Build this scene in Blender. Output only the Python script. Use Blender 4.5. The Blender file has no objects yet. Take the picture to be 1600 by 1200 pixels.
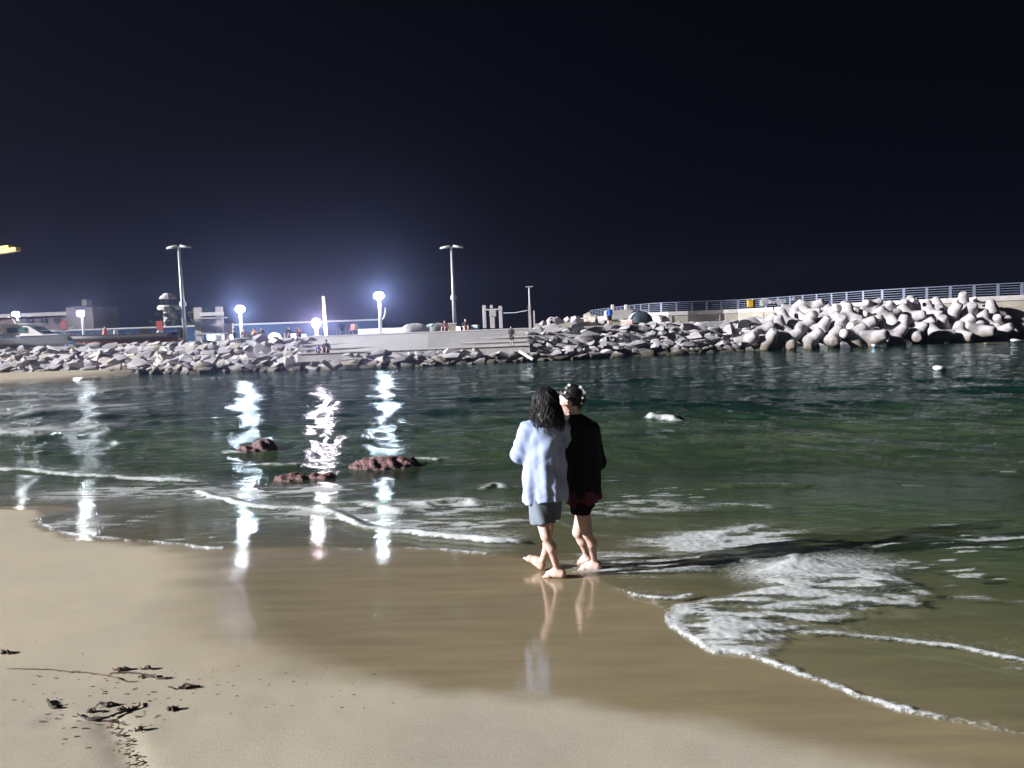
import bpy, bmesh, math, random
import numpy as np
from mathutils import Vector, Matrix, noise as mnoise, Euler

random.seed(7)
rng = np.random.RandomState(11)
R = math.radians
scene = bpy.context.scene
COL = scene.collection

# ------------------------------------------------------------------ camera
F_PX = 1150.0
CAM_Z = 2.45
PITCH = math.atan(88.0 / F_PX)
ROLL = -R(2.2)
cam_data = bpy.data.cameras.new('camera')
cam_data.sensor_width = 36.0
cam_data.lens = 36.0 * F_PX / 1600.0
cam_data.clip_end = 3000.0
cam_data.clip_start = 0.05
cam = bpy.data.objects.new('camera', cam_data)
COL.objects.link(cam)
CAM_M = Matrix.Translation((0, 0, CAM_Z)) @ Matrix.Rotation(math.pi / 2 - PITCH, 4, 'X') @ Matrix.Rotation(ROLL, 4, 'Z')
cam.matrix_world = CAM_M
scene.camera = cam

# ------------------------------------------------------------------ night sky
world = bpy.data.worlds.new('World')
scene.world = world
world.use_nodes = True
wn = world.node_tree
bg = wn.nodes['Background']
bg.inputs['Color'].default_value = (0.20, 0.25, 0.70, 1)
bg.inputs['Strength'].default_value = 0.0011

# ------------------------------------------------------------------ the floodlight on the beach, as one low lamp
SUN_EL, SUN_AZ = 19.5, 14.0       # elevation; shadows fall to the right, turned this much away from the camera
sl = bpy.data.lights.new('floodlight', 'SUN')
sl.energy = 4.0
sl.angle = R(0.5)
sl.color = (1.0, 0.97, 0.93)
so = bpy.data.objects.new('floodlight', sl)
COL.objects.link(so)
d_ = Vector((math.cos(R(SUN_AZ)) * math.cos(R(SUN_EL)), math.sin(R(SUN_AZ)) * math.cos(R(SUN_EL)), -math.sin(R(SUN_EL))))
so.rotation_euler = d_.to_track_quat('-Z', 'Y').to_euler()
so.location = (-30, -8, 14)

vs = scene.view_settings
vs.view_transform = 'Standard'
vs.look = 'None'
vs.gamma = 1.0
vs.exposure = 1.8
vs.use_curve_mapping = False
scene.render.engine = 'CYCLES'
scene.cycles.use_denoising = True
scene.cycles.max_bounces = 8
scene.cycles.transparent_max_bounces = 12
scene.cycles.sample_clamp_indirect = 6.0
scene.cycles.caustics_reflective = False
scene.cycles.caustics_refractive = False
scene.cycles.volume_bounces = 0

# ================================================================== helpers
CROT = np.array(CAM_M.to_3x3())

def ray(px, py):
    v = CROT @ np.array([(px - 800) / F_PX, (600 - py) / F_PX, -1.0])
    return v

def at_z(px, py, z):
    v = ray(px, py)
    t = (z - CAM_Z) / v[2]
    return np.array([0, 0, CAM_Z]) + v * t

def at_y(px, py, Y):
    v = ray(px, py)
    return np.array([0, 0, CAM_Z]) + v * (Y / v[1])

def J(px, py, Y):
    return at_y(px, py, Y)

def sstep(a, b, x):
    t = np.clip((x - a) / (b - a), 0, 1)
    return t * t * (3 - 2 * t)

def _hash(ix, iy, seed):
    n = (ix.astype(np.int64) * 374761393 + iy.astype(np.int64) * 668265263 + seed * 1274126177) & 0xffffffff
    n = ((n ^ (n >> 13)) * 1274126177) & 0xffffffff
    n = n ^ (n >> 16)
    return (n & 0xffff) / 65535.0

def vnoise(x, y, seed=0):
    x = np.asarray(x, float); y = np.asarray(y, float)
    ix = np.floor(x); iy = np.floor(y)
    fx = x - ix; fy = y - iy
    ux = fx * fx * fx * (fx * (fx * 6 - 15) + 10); uy = fy * fy * fy * (fy * (fy * 6 - 15) + 10)
    a = _hash(ix, iy, seed); b = _hash(ix + 1, iy, seed); c = _hash(ix, iy + 1, seed); d = _hash(ix + 1, iy + 1, seed)
    return (a + (b - a) * ux) * (1 - uy) + (c + (d - c) * ux) * uy

def fbm(x, y, seed=0, octv=4):
    s = 0; a = 0.5; tot = 0
    for o in range(octv):
        s = s + a * vnoise(x, y, seed + o * 17); tot += a
        x = x * 2.03 + 3.1; y = y * 2.03 + 1.7; a *= 0.5
    return s / tot

def dist_line(X, Y, pts):
    best = np.full(X.shape, 1e9)
    par = np.zeros(X.shape)
    acc = 0.0
    for (a, b) in zip(pts[:-1], pts[1:]):
        ax, ay, bx, by = a[0], a[1], b[0], b[1]
        dx, dy = bx - ax, by - ay
        L2 = dx * dx + dy * dy + 1e-12
        t = np.clip(((X - ax) * dx + (Y - ay) * dy) / L2, 0, 1)
        d = np.hypot(X - ax - t * dx, Y - ay - t * dy)
        m = d < best
        best = np.where(m, d, best)
        par = np.where(m, acc + t * math.sqrt(L2), par)
        acc += math.sqrt(L2)
    return best, par, acc

def inside(X, Y, poly):
    r = np.zeros(X.shape, bool)
    n = len(poly)
    for i in range(n):
        ax, ay = poly[i][0], poly[i][1]
        bx, by = poly[(i + 1) % n][0], poly[(i + 1) % n][1]
        if ay == by:
            continue
        c = ((ay > Y) != (by > Y)) & (X < (bx - ax) * (Y - ay) / (by - ay) + ax)
        r ^= c
    return r

def smooth_line(pts, n=8):
    pts = [np.array(p[:2], float) for p in pts]
    out = []
    for i in range(len(pts) - 1):
        p0 = pts[max(i - 1, 0)]; p1 = pts[i]; p2 = pts[i + 1]; p3 = pts[min(i + 2, len(pts) - 1)]
        for k in range(n):
            t = k / n
            out.append(0.5 * ((2 * p1) + (-p0 + p2) * t + (2 * p0 - 5 * p1 + 4 * p2 - p3) * t * t + (-p0 + 3 * p1 - 3 * p2 + p3) * t ** 3))
    out.append(pts[-1])
    return out

# ---------------------------------------------------------------- materials
def mat(name, color=(0.5, 0.5, 0.5), rough=0.8, metal=0.0, spec=0.5, var=0.0, scale=6.0, bump=0.0, bscale=30.0, emit=None, estr=0.0, color2=None, coat=0.0):
    m = bpy.data.materials.new(name)
    m.use_nodes = True
    nt = m.node_tree
    b = nt.nodes['Principled BSDF']
    b.inputs['Roughness'].default_value = rough
    b.inputs['Metallic'].default_value = metal
    b.inputs['Specular IOR Level'].default_value = spec
    b.inputs['Coat Weight'].default_value = coat
    b.inputs['Base Color'].default_value = (*color, 1)
    tc = nt.nodes.new('ShaderNodeTexCoord')
    if var > 0 or color2:
        no = nt.nodes.new('ShaderNodeTexNoise')
        no.inputs['Scale'].default_value = scale
        no.inputs['Detail'].default_value = 5
        no.inputs['Roughness'].default_value = 0.65
        nt.links.new(tc.outputs['Object'], no.inputs['Vector'])
        cr = nt.nodes.new('ShaderNodeValToRGB')
        cr.color_ramp.elements[0].position = 0.32
        cr.color_ramp.elements[1].position = 0.68
        c2 = color2 if color2 else tuple(c * (1 - var) for c in color)
        c1 = color if color2 else tuple(min(1, c * (1 + var * 0.5)) for c in color)
        cr.color_ramp.elements[0].color = (*c2, 1)
        cr.color_ramp.elements[1].color = (*c1, 1)
        nt.links.new(no.outputs['Fac'], cr.inputs['Fac'])
        nt.links.new(cr.outputs['Color'], b.inputs['Base Color'])
    if bump > 0:
        nb = nt.nodes.new('ShaderNodeTexNoise')
        nb.inputs['Scale'].default_value = bscale
        nb.inputs['Detail'].default_value = 6
        nt.links.new(tc.outputs['Object'], nb.inputs['Vector'])
        bp = nt.nodes.new('ShaderNodeBump')
        bp.inputs['Strength'].default_value = bump
        bp.inputs['Distance'].default_value = 0.05
        nt.links.new(nb.outputs['Fac'], bp.inputs['Height'])
        nt.links.new(bp.outputs['Normal'], b.inputs['Normal'])
    if emit:
        b.inputs['Emission Color'].default_value = (*emit, 1)
        b.inputs['Emission Strength'].default_value = estr
    return m

# ---------------------------------------------------------------- objects
def link(o):
    COL.objects.link(o)
    return o

def tag(o, label=None, cat=None, group=None, kind=None):
    if label: o['label'] = label
    if cat: o['category'] = cat
    if group: o['group'] = group
    if kind: o['kind'] = kind
    return o

def empty(name, loc=(0, 0, 0), rz=0.0):
    o = bpy.data.objects.new(name, None)
    o.empty_display_size = 0.2
    o.location = loc
    o.rotation_euler = (0, 0, rz)
    return link(o)

def mesh_obj(name, verts, faces, material, parent=None, smooth=False, loc=(0, 0, 0)):
    me = bpy.data.meshes.new(name)
    me.from_pydata([tuple(v) for v in verts], [], [tuple(f) for f in faces])
    me.update()
    if smooth:
        me.polygons.foreach_set('use_smooth', [True] * len(me.polygons))
    if material: me.materials.append(material)
    o = bpy.data.objects.new(name, me)
    o.location = loc
    link(o)
    if parent: o.parent = parent
    return o

def mesh_np(name, V, Q, material, parent=None, smooth=True):
    me = bpy.data.meshes.new(name)
    V = np.ascontiguousarray(V, np.float32); Q = np.ascontiguousarray(Q, np.int32)
    me.vertices.add(len(V)); me.vertices.foreach_set('co', V.ravel())
    k = Q.shape[1]
    me.loops.add(Q.size); me.loops.foreach_set('vertex_index', Q.ravel())
    me.polygons.add(len(Q))
    me.polygons.foreach_set('loop_start', np.arange(0, Q.size, k, dtype=np.int32))
    me.polygons.foreach_set('loop_total', np.full(len(Q), k, np.int32))
    me.update(calc_edges=True)
    me.validate()
    if smooth:
        me.polygons.foreach_set('use_smooth', np.ones(len(me.polygons), bool))
    if material: me.materials.append(material)
    o = link(bpy.data.objects.new(name, me))
    if parent: o.parent = parent
    return o

class MB:
    """collects boxes, tubes and lofts for one part"""
    def __init__(s):
        s.v = []; s.f = []
    def box(s, c, d, rz=0.0, M=None):
        i = len(s.v)
        ca, sa = math.cos(rz), math.sin(rz)
        for dx in (-.5, .5):
            for dy in (-.5, .5):
                for dz in (-.5, .5):
                    x, y, z = dx * d[0], dy * d[1], dz * d[2]
                    p = Vector((x * ca - y * sa, x * sa + y * ca, z))
                    if M is not None: p = M @ Vector((x, y, z))
                    s.v.append((c[0] + p.x, c[1] + p.y, c[2] + p.z))
        for q in ((0, 1, 3, 2), (4, 6, 7, 5), (0, 4, 5, 1), (2, 3, 7, 6), (0, 2, 6, 4), (1, 5, 7, 3)):
            s.f.append(tuple(i + k for k in q))
        return s
    def tube(s, pts, rad, n=8, cap=True):
        pts = [Vector(p) for p in pts]
        rs = rad if isinstance(rad, (list, tuple)) else [rad] * len(pts)
        i0 = len(s.v)
        for k, p in enumerate(pts):
            t = (pts[min(k + 1, len(pts) - 1)] - pts[max(k - 1, 0)])
            t = t.normalized() if t.length > 1e-9 else Vector((0, 0, 1))
            a = t.cross(Vector((0, 0, 1)))
            if a.length < 0.05: a = t.cross(Vector((1, 0, 0)))
            a.normalize(); b = t.cross(a)
            for j in range(n):
                th = 2 * math.pi * j / n
                q = p + (a * math.cos(th) + b * math.sin(th)) * rs[k]
                s.v.append(tuple(q))
        for k in range(len(pts) - 1):
            for j in range(n):
                s.f.append((i0 + k * n + j, i0 + k * n + (j + 1) % n, i0 + (k + 1) * n + (j + 1) % n, i0 + (k + 1) * n + j))
        if cap:
            s.f.append(tuple(i0 + j for j in range(n))[::-1])
            s.f.append(tuple(i0 + (len(pts) - 1) * n + j for j in range(n)))
        return s
    def loft(s, rings, cap=True, closed=True):
        i0 = len(s.v); n = len(rings[0])
        for r in rings:
            s.v += [tuple(p) for p in r]
        for k in range(len(rings) - 1):
            for j in range(n if closed else n - 1):
                s.f.append((i0 + k * n + j, i0 + k * n + (j + 1) % n, i0 + (k + 1) * n + (j + 1) % n, i0 + (k + 1) * n + j))
        if cap:
            s.f.append(tuple(i0 + j for j in range(n))[::-1])
            s.f.append(tuple(i0 + (len(rings) - 1) * n + j for j in range(n)))
        return s
    def ball(s, c, r, seg=10, rings=6):
        rx, ry, rz = r if isinstance(r, (tuple, list)) else (r, r, r)
        R_ = []
        for k in range(rings + 1):
            ph = -math.pi / 2 + math.pi * k / rings
            cc = max(math.cos(ph), 0.02)
            R_.append([(c[0] + rx * cc * math.cos(2 * math.pi * j / seg), c[1] + ry * cc * math.sin(2 * math.pi * j / seg), c[2] + rz * math.sin(ph)) for j in range(seg)])
        return s.loft(R_)
    def build(s, name, material, parent=None, smooth=False, loc=(0, 0, 0), bevel=0.0):
        o = mesh_obj(name, s.v, s.f, material, parent, smooth, loc)
        if bevel:
            md = o.modifiers.new('bevel', 'BEVEL'); md.width = bevel; md.segments = 2; md.limit_method = 'ANGLE'
        return o

def copy_tree(o, parent=None):
    c = o.copy(); COL.objects.link(c); c.parent = parent
    for ch in o.children:
        copy_tree(ch, c)
    return c

# ---------------------------------------------------------------- implicit surfaces
def surface_nets(f, lo, hi, h):
    lo = np.array(lo, float); hi = np.array(hi, float)
    n = np.ceil((hi - lo) / h).astype(int) + 1
    ax = [lo[i] + h * np.arange(n[i]) for i in range(3)]
    X, Y, Z = np.meshgrid(*ax, indexing='ij')
    v = f(X, Y, Z).astype(np.float32)
    sg = v < 0
    c = [n[0] - 1, n[1] - 1, n[2] - 1]
    def cor(a, o):
        return a[o[0]:o[0] + c[0], o[1]:o[1] + c[1], o[2]:o[2] + c[2]]
    offs = [(i, j, k) for i in (0, 1) for j in (0, 1) for k in (0, 1)]
    cnt = sum(cor(sg, o).astype(np.int8) for o in offs)
    act = (cnt > 0) & (cnt < 8)
    idx = np.argwhere(act)
    num = -np.ones(act.shape, np.int64)
    num[act] = np.arange(len(idx))
    P = np.zeros((len(idx), 3)); C = np.zeros(len(idx))
    for o in offs:
        for a in range(3):
            if o[a] == 1: continue
            o2 = list(o); o2[a] = 1
            v0 = v[idx[:, 0] + o[0], idx[:, 1] + o[1], idx[:, 2] + o[2]]
            v1 = v[idx[:, 0] + o2[0], idx[:, 1] + o2[1], idx[:, 2] + o2[2]]
            m = (v0 < 0) != (v1 < 0)
            t = np.where(m, v0 / np.where(m, v0 - v1, 1), 0)
            p = np.array(o, float)[None] + np.zeros((len(idx), 3))
            p[:, a] += t
            P += p * m[:, None]; C += m
    V = lo + (idx + P / np.maximum(C, 1)[:, None]) * h
    quads = []
    for a in range(3):
        b, d = (a + 1) % 3, (a + 2) % 3
        s0 = [slice(None)] * 3; s1 = [slice(None)] * 3
        s0[a] = slice(0, -1); s1[a] = slice(1, None)
        cr = sg[tuple(s0)] != sg[tuple(s1)]
        E = np.argwhere(cr)
        E = E[(E[:, b] > 0) & (E[:, b] < n[b] - 1) & (E[:, d] > 0) & (E[:, d] < n[d] - 1)]
        if not len(E): continue
        flip = sg[tuple(E.T)]
        q = []
        for (ob, od) in ((-1, -1), (0, -1), (0, 0), (-1, 0)):
            e = E.copy(); e[:, b] += ob; e[:, d] += od
            q.append(num[e[:, 0], e[:, 1], e[:, 2]])
        q = np.stack(q, 1)
        q[~flip] = q[~flip][:, ::-1]
        quads.append(q)
    return V, np.concatenate(quads)

def smin(a, b, k):
    h = np.clip(0.5 + 0.5 * (b - a) / k, 0, 1)
    return b + (a - b) * h - k * h * (1 - h)

def cap(P, a, b, r0, r1):
    a = np.array(a, float); b = np.array(b, float)
    ab = b - a
    t = np.clip(((P[0] - a[0]) * ab[0] + (P[1] - a[1]) * ab[1] + (P[2] - a[2]) * ab[2]) / (ab @ ab + 1e-12), 0, 1)
    d = np.sqrt((P[0] - a[0] - t * ab[0]) ** 2 + (P[1] - a[1] - t * ab[1]) ** 2 + (P[2] - a[2] - t * ab[2]) ** 2)
    return d - (r0 + (r1 - r0) * t)

def ell(P, c, r, M=None):
    q = [P[0] - c[0], P[1] - c[1], P[2] - c[2]]
    if M is not None:
        q = [M[0][i] * q[0] + M[1][i] * q[1] + M[2][i] * q[2] for i in range(3)]
    k = np.sqrt((q[0] / r[0]) ** 2 + (q[1] / r[1]) ** 2 + (q[2] / r[2]) ** 2)
    return (k - 1) * min(r)

def frame(fwd, up=(0, 0, 1)):
    """columns: right, forward, up"""
    f = np.array(fwd, float); f /= np.linalg.norm(f)
    u = np.array(up, float)
    r = np.cross(f, u); r /= np.linalg.norm(r)
    u = np.cross(r, f)
    return np.stack([r, f, u], 1)

def sdf_obj(name, f, lo, hi, h, material, parent=None, relax=1):
    V, Q = surface_nets(lambda X, Y, Z: f((X, Y, Z)), lo, hi, h)
    o = mesh_np(name, V, Q, material, parent)
    if relax:
        md = o.modifiers.new('smooth', 'SMOOTH'); md.factor = 0.5; md.iterations = relax
    return o

# ================================================================== ground and water shape
def sand_z(x, y):
    x = np.asarray(x, float); y = np.asarray(y, float)
    yy = 4.0 + np.where(y < 4, (y - 4) * 0.45, (y - 4) - 0.55 * 0.6 * (1 - np.exp(-np.maximum(y - 4, 0) / 0.6)))
    yy = yy + 0.31
    z = 0.38 - 0.086 * (yy - 6.0) - 0.018 * np.clip(x - 0.3, -9, 9)
    z = z + 0.03 * (fbm(x * 0.35, y * 0.45, 3, 3) - 0.5) * sstep(2, 5, y)
    # slightly hollow swash basin between the women and the dry tongue
    z = z - 0.02 * np.exp(-((x + 0.9) / 1.3) ** 2 - ((y - 5.3) / 0.9) ** 2)
    # small far beach under the left rocks
    z = np.maximum(z, -3.2 + 0 * z)
    m_ = sstep(-19, -30, x + 2.5 * (fbm(x * .1, y * .15, 15, 2) - .5) * 2) * sstep(30, 44, y)
    z = z * (1 - m_) + (0.02 + 0.032 * (y - 44)) * m_
    z = z + 0.10 * (fbm(x * 0.16 + 4, y * 0.22, 13, 3) - 0.5) * sstep(9, 16, y)
    return z

def at_sand_many(L, dz=0.0, water=False):
    Vr = np.array([ray(px, py) for px, py in L])
    t = np.full(len(L), 0.5)
    for _ in range(34):
        X = Vr[:, 0] * t; Y = Vr[:, 1] * t
        zz = sand_z(X, Y) + dz
        if water: zz = np.maximum(zz, 0.02)
        t2 = (zz - CAM_Z) / Vr[:, 2]
        t = 0.5 * t + 0.5 * np.clip(t2, 0.3, 400)
    return np.array([0, 0, CAM_Z]) + Vr * t[:, None]

def at_sand(px, py, dz=0.0, water=False):
    return at_sand_many([(px, py)], dz, water)[0]

def gpts(L, dz=0.0, water=False):
    return list(at_sand_many(L, dz, water))

# outline of the water at the beach, landward edge of the wet sand
EDGE_PX = [(-400, 786), (-150, 789), (0, 790), (95, 791), (124, 794), (92, 801), (56, 811), (66, 823), (100, 834), (165, 841), (270, 851), (335, 858),
           (450, 859), (560, 859), (660, 858), (760, 866), (850, 880), (910, 902), (960, 920), (1005, 938), (1030, 954), (1036, 972), (1048, 988), (1078, 1004),
           (1120, 1020), (1180, 1026), (1230, 1046), (1300, 1075), (1400, 1106), (1500, 1131), (1600, 1154), (1800, 1200), (2100, 1260)]
WET_PX = [(-400, 793), (-150, 796), (0, 797), (60, 800), (52, 818), (90, 840), (170, 849), (265, 857), (292, 872), (304, 905), (320, 945), (345, 985), (390, 1018), (455, 1040), (600, 1062),
          (800, 1087), (1000, 1118), (1250, 1168), (1450, 1212), (1700, 1280), (2100, 1400)]
edge = [p[:2] for p in gpts(EDGE_PX)]
wetl = [p[:2] for p in gpts(WET_PX)]
EDGE = smooth_line(edge, 3)
WETL = smooth_line(wetl, 3)
EDGE_POLY = EDGE + [np.array(p) for p in ((400, 2), (400, 600), (-400, 600), (-400, 12))]
WET_POLY = WETL + [np.array(p) for p in ((400, 0), (400, 600), (-400, 600), (-400, 11))]

def edge_s(x, y):
    d, _, _ = dist_line(x, y, EDGE)
    return np.where(inside(x, y, EDGE_POLY), d, -d)

def wet_s(x, y):
    d, _, _ = dist_line(x, y, WETL)
    return np.where(inside(x, y, WET_POLY), d, -d)

# -------------------------------------------------------------- beach mesh
def axis(dense_lo, dense_hi, step, lo, hi, g=1.12):
    a = list(np.arange(dense_lo, dense_hi, step))
    s = step; x = a[-1]
    while x < hi:
        s *= g; x += s; a.append(min(x, hi))
    s = step; x = a[0]; b = []
    while x > lo:
        s *= g; x -= s; b.append(max(x, lo))
    return np.array(b[::-1] + a)

gx = axis(-7.5, 7.0, 0.035, -190, 190)
gy = axis(2.2, 13.0, 0.035, -28, 160, 1.06)
SX, SY = np.meshgrid(gx, gy, indexing='ij')
SZ = sand_z(SX, SY)
ws = wet_s(SX, SY)
nz = (fbm(SX * 2.2, SY * 3.2, 21, 4) - 0.5)
soft = 0.10 + 0.50 * np.exp(-((SX + 2.3) / 1.2) ** 2) * sstep(9, 7, SY) + 0.25 * sstep(0.5, 2.5, SX)
WET = sstep(-1, 1, (ws + nz * 0.25) / soft)
WET = np.where(SY > 24, np.minimum(WET, 1 - sstep(.08, .30, SZ + .15 * nz)), WET)
# footmarks, tracks and drift lines on the dry sand
dry = (1 - WET) * sstep(8, 6, SY)
SZ = SZ + dry * (0.004 * (fbm(SX * 3.5, SY * 3.5, 5, 3) - 0.5) + 0.0018 * (fbm(SX * 11, SY * 11, 9, 3) - 0.5))
track = gpts([(165, 1125), (180, 1150), (195, 1180), (212, 1215), (225, 1260)])
td, tp, tl = dist_line(SX, SY, track)
SZ = SZ - 0.012 * np.exp(-(td / 0.06) ** 2) * (0.5 + vnoise(SX * 25, SY * 25, 4))
for (px, py, r, h) in ((90, 1125, 0.10, .004), (300, 1140, .16, .003), (420, 1090, .12, .002)):
    c = at_sand(px, py)
    rr = np.hypot(SX - c[0], (SY - c[1]) * 1.4) / r
    SZ = SZ - h * np.exp(-rr ** 2) + h * 0.5 * np.exp(-((rr - 1.4) / .4) ** 2)
ni, nj = SX.shape
I = np.arange(ni * nj).reshape(ni, nj)
Q = np.stack([I[:-1, :-1], I[1:, :-1], I[1:, 1:], I[:-1, 1:]], -1).reshape(-1, 4)

M_sand = bpy.data.materials.new('sand'); M_sand.use_nodes = True
nt = M_sand.node_tree; N = nt.nodes; Lk = nt.links
b = N['Principled BSDF']
tc = N.new('ShaderNodeTexCoord')
at = N.new('ShaderNodeAttribute'); at.attribute_name = 'wet'
n1 = N.new('ShaderNodeTexNoise'); n1.inputs['Scale'].default_value = 0.9; n1.inputs['Detail'].default_value = 6
n2 = N.new('ShaderNodeTexNoise'); n2.inputs['Scale'].default_value = 260; n2.inputs['Detail'].default_value = 3
Lk.new(tc.outputs['Object'], n1.inputs['Vector']); Lk.new(tc.outputs['Object'], n2.inputs['Vector'])
cr = N.new('ShaderNodeValToRGB'); cr.color_ramp.elements[0].position = .35; cr.color_ramp.elements[1].position = .65
cr.color_ramp.elements[0].color = (0.40, 0.36, 0.285, 1); cr.color_ramp.elements[1].color = (0.445, 0.395, 0.30, 1)
# paler grey sand higher up the beach, yellower sand where the waves last smoothed it
cg = N.new('ShaderNodeValToRGB'); cg.color_ramp.elements[0].position = .35; cg.color_ramp.elements[1].position = .65
cg.color_ramp.elements[0].color = (0.345, 0.318, 0.262, 1); cg.color_ramp.elements[1].color = (0.40, 0.362, 0.288, 1)
Lk.new(n1.outputs['Fac'], cg.inputs['Fac'])
sxyz = N.new('ShaderNodeSeparateXYZ'); Lk.new(tc.outputs['Object'], sxyz.inputs[0])
ya_ = N.new('ShaderNodeMath'); ya_.operation = 'MULTIPLY_ADD'; ya_.inputs[1].default_value = 1.2; Lk.new(n1.outputs['Fac'], ya_.inputs[0]); Lk.new(sxyz.outputs['Y'], ya_.inputs[2])
ym = N.new('ShaderNodeMapRange'); ym.interpolation_type = 'SMOOTHSTEP'; ym.inputs['From Min'].default_value = 4.0; ym.inputs['From Max'].default_value = 5.6
Lk.new(ya_.outputs[0], ym.inputs['Value'])
cdm = N.new('ShaderNodeMix'); cdm.data_type = 'RGBA'; Lk.new(ym.outputs['Result'], cdm.inputs['Factor']); Lk.new(cg.outputs['Color'], cdm.inputs['A']); Lk.new(cr.outputs['Color'], cdm.inputs['B'])
Lk.new(n1.outputs['Fac'], cr.inputs['Fac'])
gr = N.new('ShaderNodeMapRange'); gr.inputs['From Min'].default_value = .3; gr.inputs['From Max'].default_value = .7; gr.inputs['To Min'].default_value = .82; gr.inputs['To Max'].default_value = 1.12
Lk.new(n2.outputs['Fac'], gr.inputs['Value'])
ml = N.new('ShaderNodeVectorMath'); ml.operation = 'SCALE'
Lk.new(cdm.outputs['Result'], ml.inputs[0]); Lk.new(gr.outputs['Result'], ml.inputs['Scale'])
# streaks of finer and darker grains in the wet sand, drawn out by the backwash
mp = N.new('ShaderNodeMapping'); mp.inputs['Scale'].default_value = (0.7, 5.0, 1); mp.inputs['Rotation'].default_value = (0, 0, R(8))
Lk.new(tc.outputs['Object'], mp.inputs['Vector'])
n3 = N.new('ShaderNodeTexNoise'); n3.inputs['Scale'].default_value = 1.6; n3.inputs['Detail'].default_value = 5
Lk.new(mp.outputs['Vector'], n3.inputs['Vector'])
cw = N.new('ShaderNodeValToRGB'); cw.color_ramp.elements[0].position = .3; cw.color_ramp.elements[1].position = .7
cw.color_ramp.elements[0].color = (0.172, 0.142, 0.086, 1); cw.color_ramp.elements[1].color = (0.232, 0.190, 0.110, 1)
Lk.new(n3.outputs['Fac'], cw.inputs['Fac'])
mx = N.new('ShaderNodeMix'); mx.data_type = 'RGBA'
Lk.new(at.outputs['Fac'], mx.inputs['Factor']); Lk.new(ml.outputs['Vector'], mx.inputs['A']); Lk.new(cw.outputs['Color'], mx.inputs['B'])
Lk.new(mx.outputs['Result'], b.inputs['Base Color'])
rr = N.new('ShaderNodeMapRange'); rr.interpolation_type = 'SMOOTHSTEP'; rr.inputs['From Min'].default_value = .25; rr.inputs['From Max'].default_value = .95
Lk.new(at.outputs['Fac'], rr.inputs['Value']); Lk.new(rr.outputs['Result'], b.inputs['Coat Weight'])      # the film of water on the sand
b.inputs['Coat Roughness'].default_value = .07; b.inputs['Coat IOR'].default_value = 1.38
b.inputs['Roughness'].default_value = .85; b.inputs['Specular IOR Level'].default_value = .25
bp = N.new('ShaderNodeBump'); bp.inputs['Distance'].default_value = 0.004; bp.inputs['Strength'].default_value = 0.5
sc_ = N.new('ShaderNodeMath'); sc_.operation = 'SUBTRACT'; sc_.inputs[0].default_value = 1.0
Lk.new(at.outputs['Fac'], sc_.inputs[1])
hm = N.new('ShaderNodeMath'); hm.operation = 'MULTIPLY'
Lk.new(n2.outputs['Fac'], hm.inputs[0]); Lk.new(sc_.outputs[0], hm.inputs[1])
mp2 = N.new('ShaderNodeMapping'); mp2.inputs['Scale'].default_value = (1.2, 6.0, 1); mp2.inputs['Rotation'].default_value = (0, 0, R(6))
Lk.new(tc.outputs['Object'], mp2.inputs['Vector'])
n4 = N.new('ShaderNodeTexNoise'); n4.inputs['Scale'].default_value = 9; n4.inputs['Detail'].default_value = 3
Lk.new(mp2.outputs['Vector'], n4.inputs['Vector'])
h4 = N.new('ShaderNodeMath'); h4.operation = 'MULTIPLY_ADD'; h4.inputs[1].default_value = 0.45
Lk.new(n4.outputs['Fac'], h4.inputs[0]); Lk.new(hm.outputs[0], h4.inputs[2])
Lk.new(h4.outputs[0], bp.inputs['Height']); Lk.new(bp.outputs['Normal'], b.inputs['Normal']); Lk.new(bp.outputs['Normal'], b.inputs['Coat Normal'])

beach = mesh_np('beach', np.stack([SX, SY, SZ], -1).reshape(-1, 3), Q, M_sand)
a_ = beach.data.attributes.new('wet', 'FLOAT', 'POINT'); a_.data.foreach_set('value', WET.ravel().astype(np.float32))
tag(beach, kind='structure')

# -------------------------------------------------------------- sea mesh
u = np.concatenate([np.linspace(-4, -0.92, 60)[:-1], np.linspace(-0.92, 0.92, 920), np.linspace(0.92, 4, 60)[1:]])
ys = [2.6]
while ys[-1] < 70:
    ys.append(ys[-1] + max(0.014, 0.00042 * ys[-1] ** 2))
st = 3.0
while ys[-1] < 158:
    ys.append(min(ys[-1] + st, 158.5)); st *= 1.25
ys = np.array(ys)
U, WY = np.meshgrid(u, ys, indexing='ij')
WX = np.clip(U * (WY + 1.0), -188, 188)
sz = sand_z(WX, WY)
rag = (fbm(WX * 4, WY * 4, 31, 3) - 0.5) * 0.10 + (fbm(WX * 17, WY * 17, 33, 2) - 0.5) * 0.035
S = edge_s(WX, WY) + rag * sstep(40, 10, WY)
S = np.where(WY > 24, np.minimum(S, (0.04 - sz) * 6), S)
t = 0.004 + 0.010 * (1 - np.exp(-np.maximum(S, 0) / 0.03)) + 0.035 * (1 - np.exp(-np.maximum(S, 0) / 1.2)) + 0.10 * sstep(.8, 5.0, S)
film = sz + t
k_ = 0.05
hh = np.clip(0.5 + 0.5 * (0 - film) / k_, 0, 1)
WZ = film + (0 - film) * hh + k_ * hh * (1 - hh)
depth0 = WZ - sz
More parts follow.
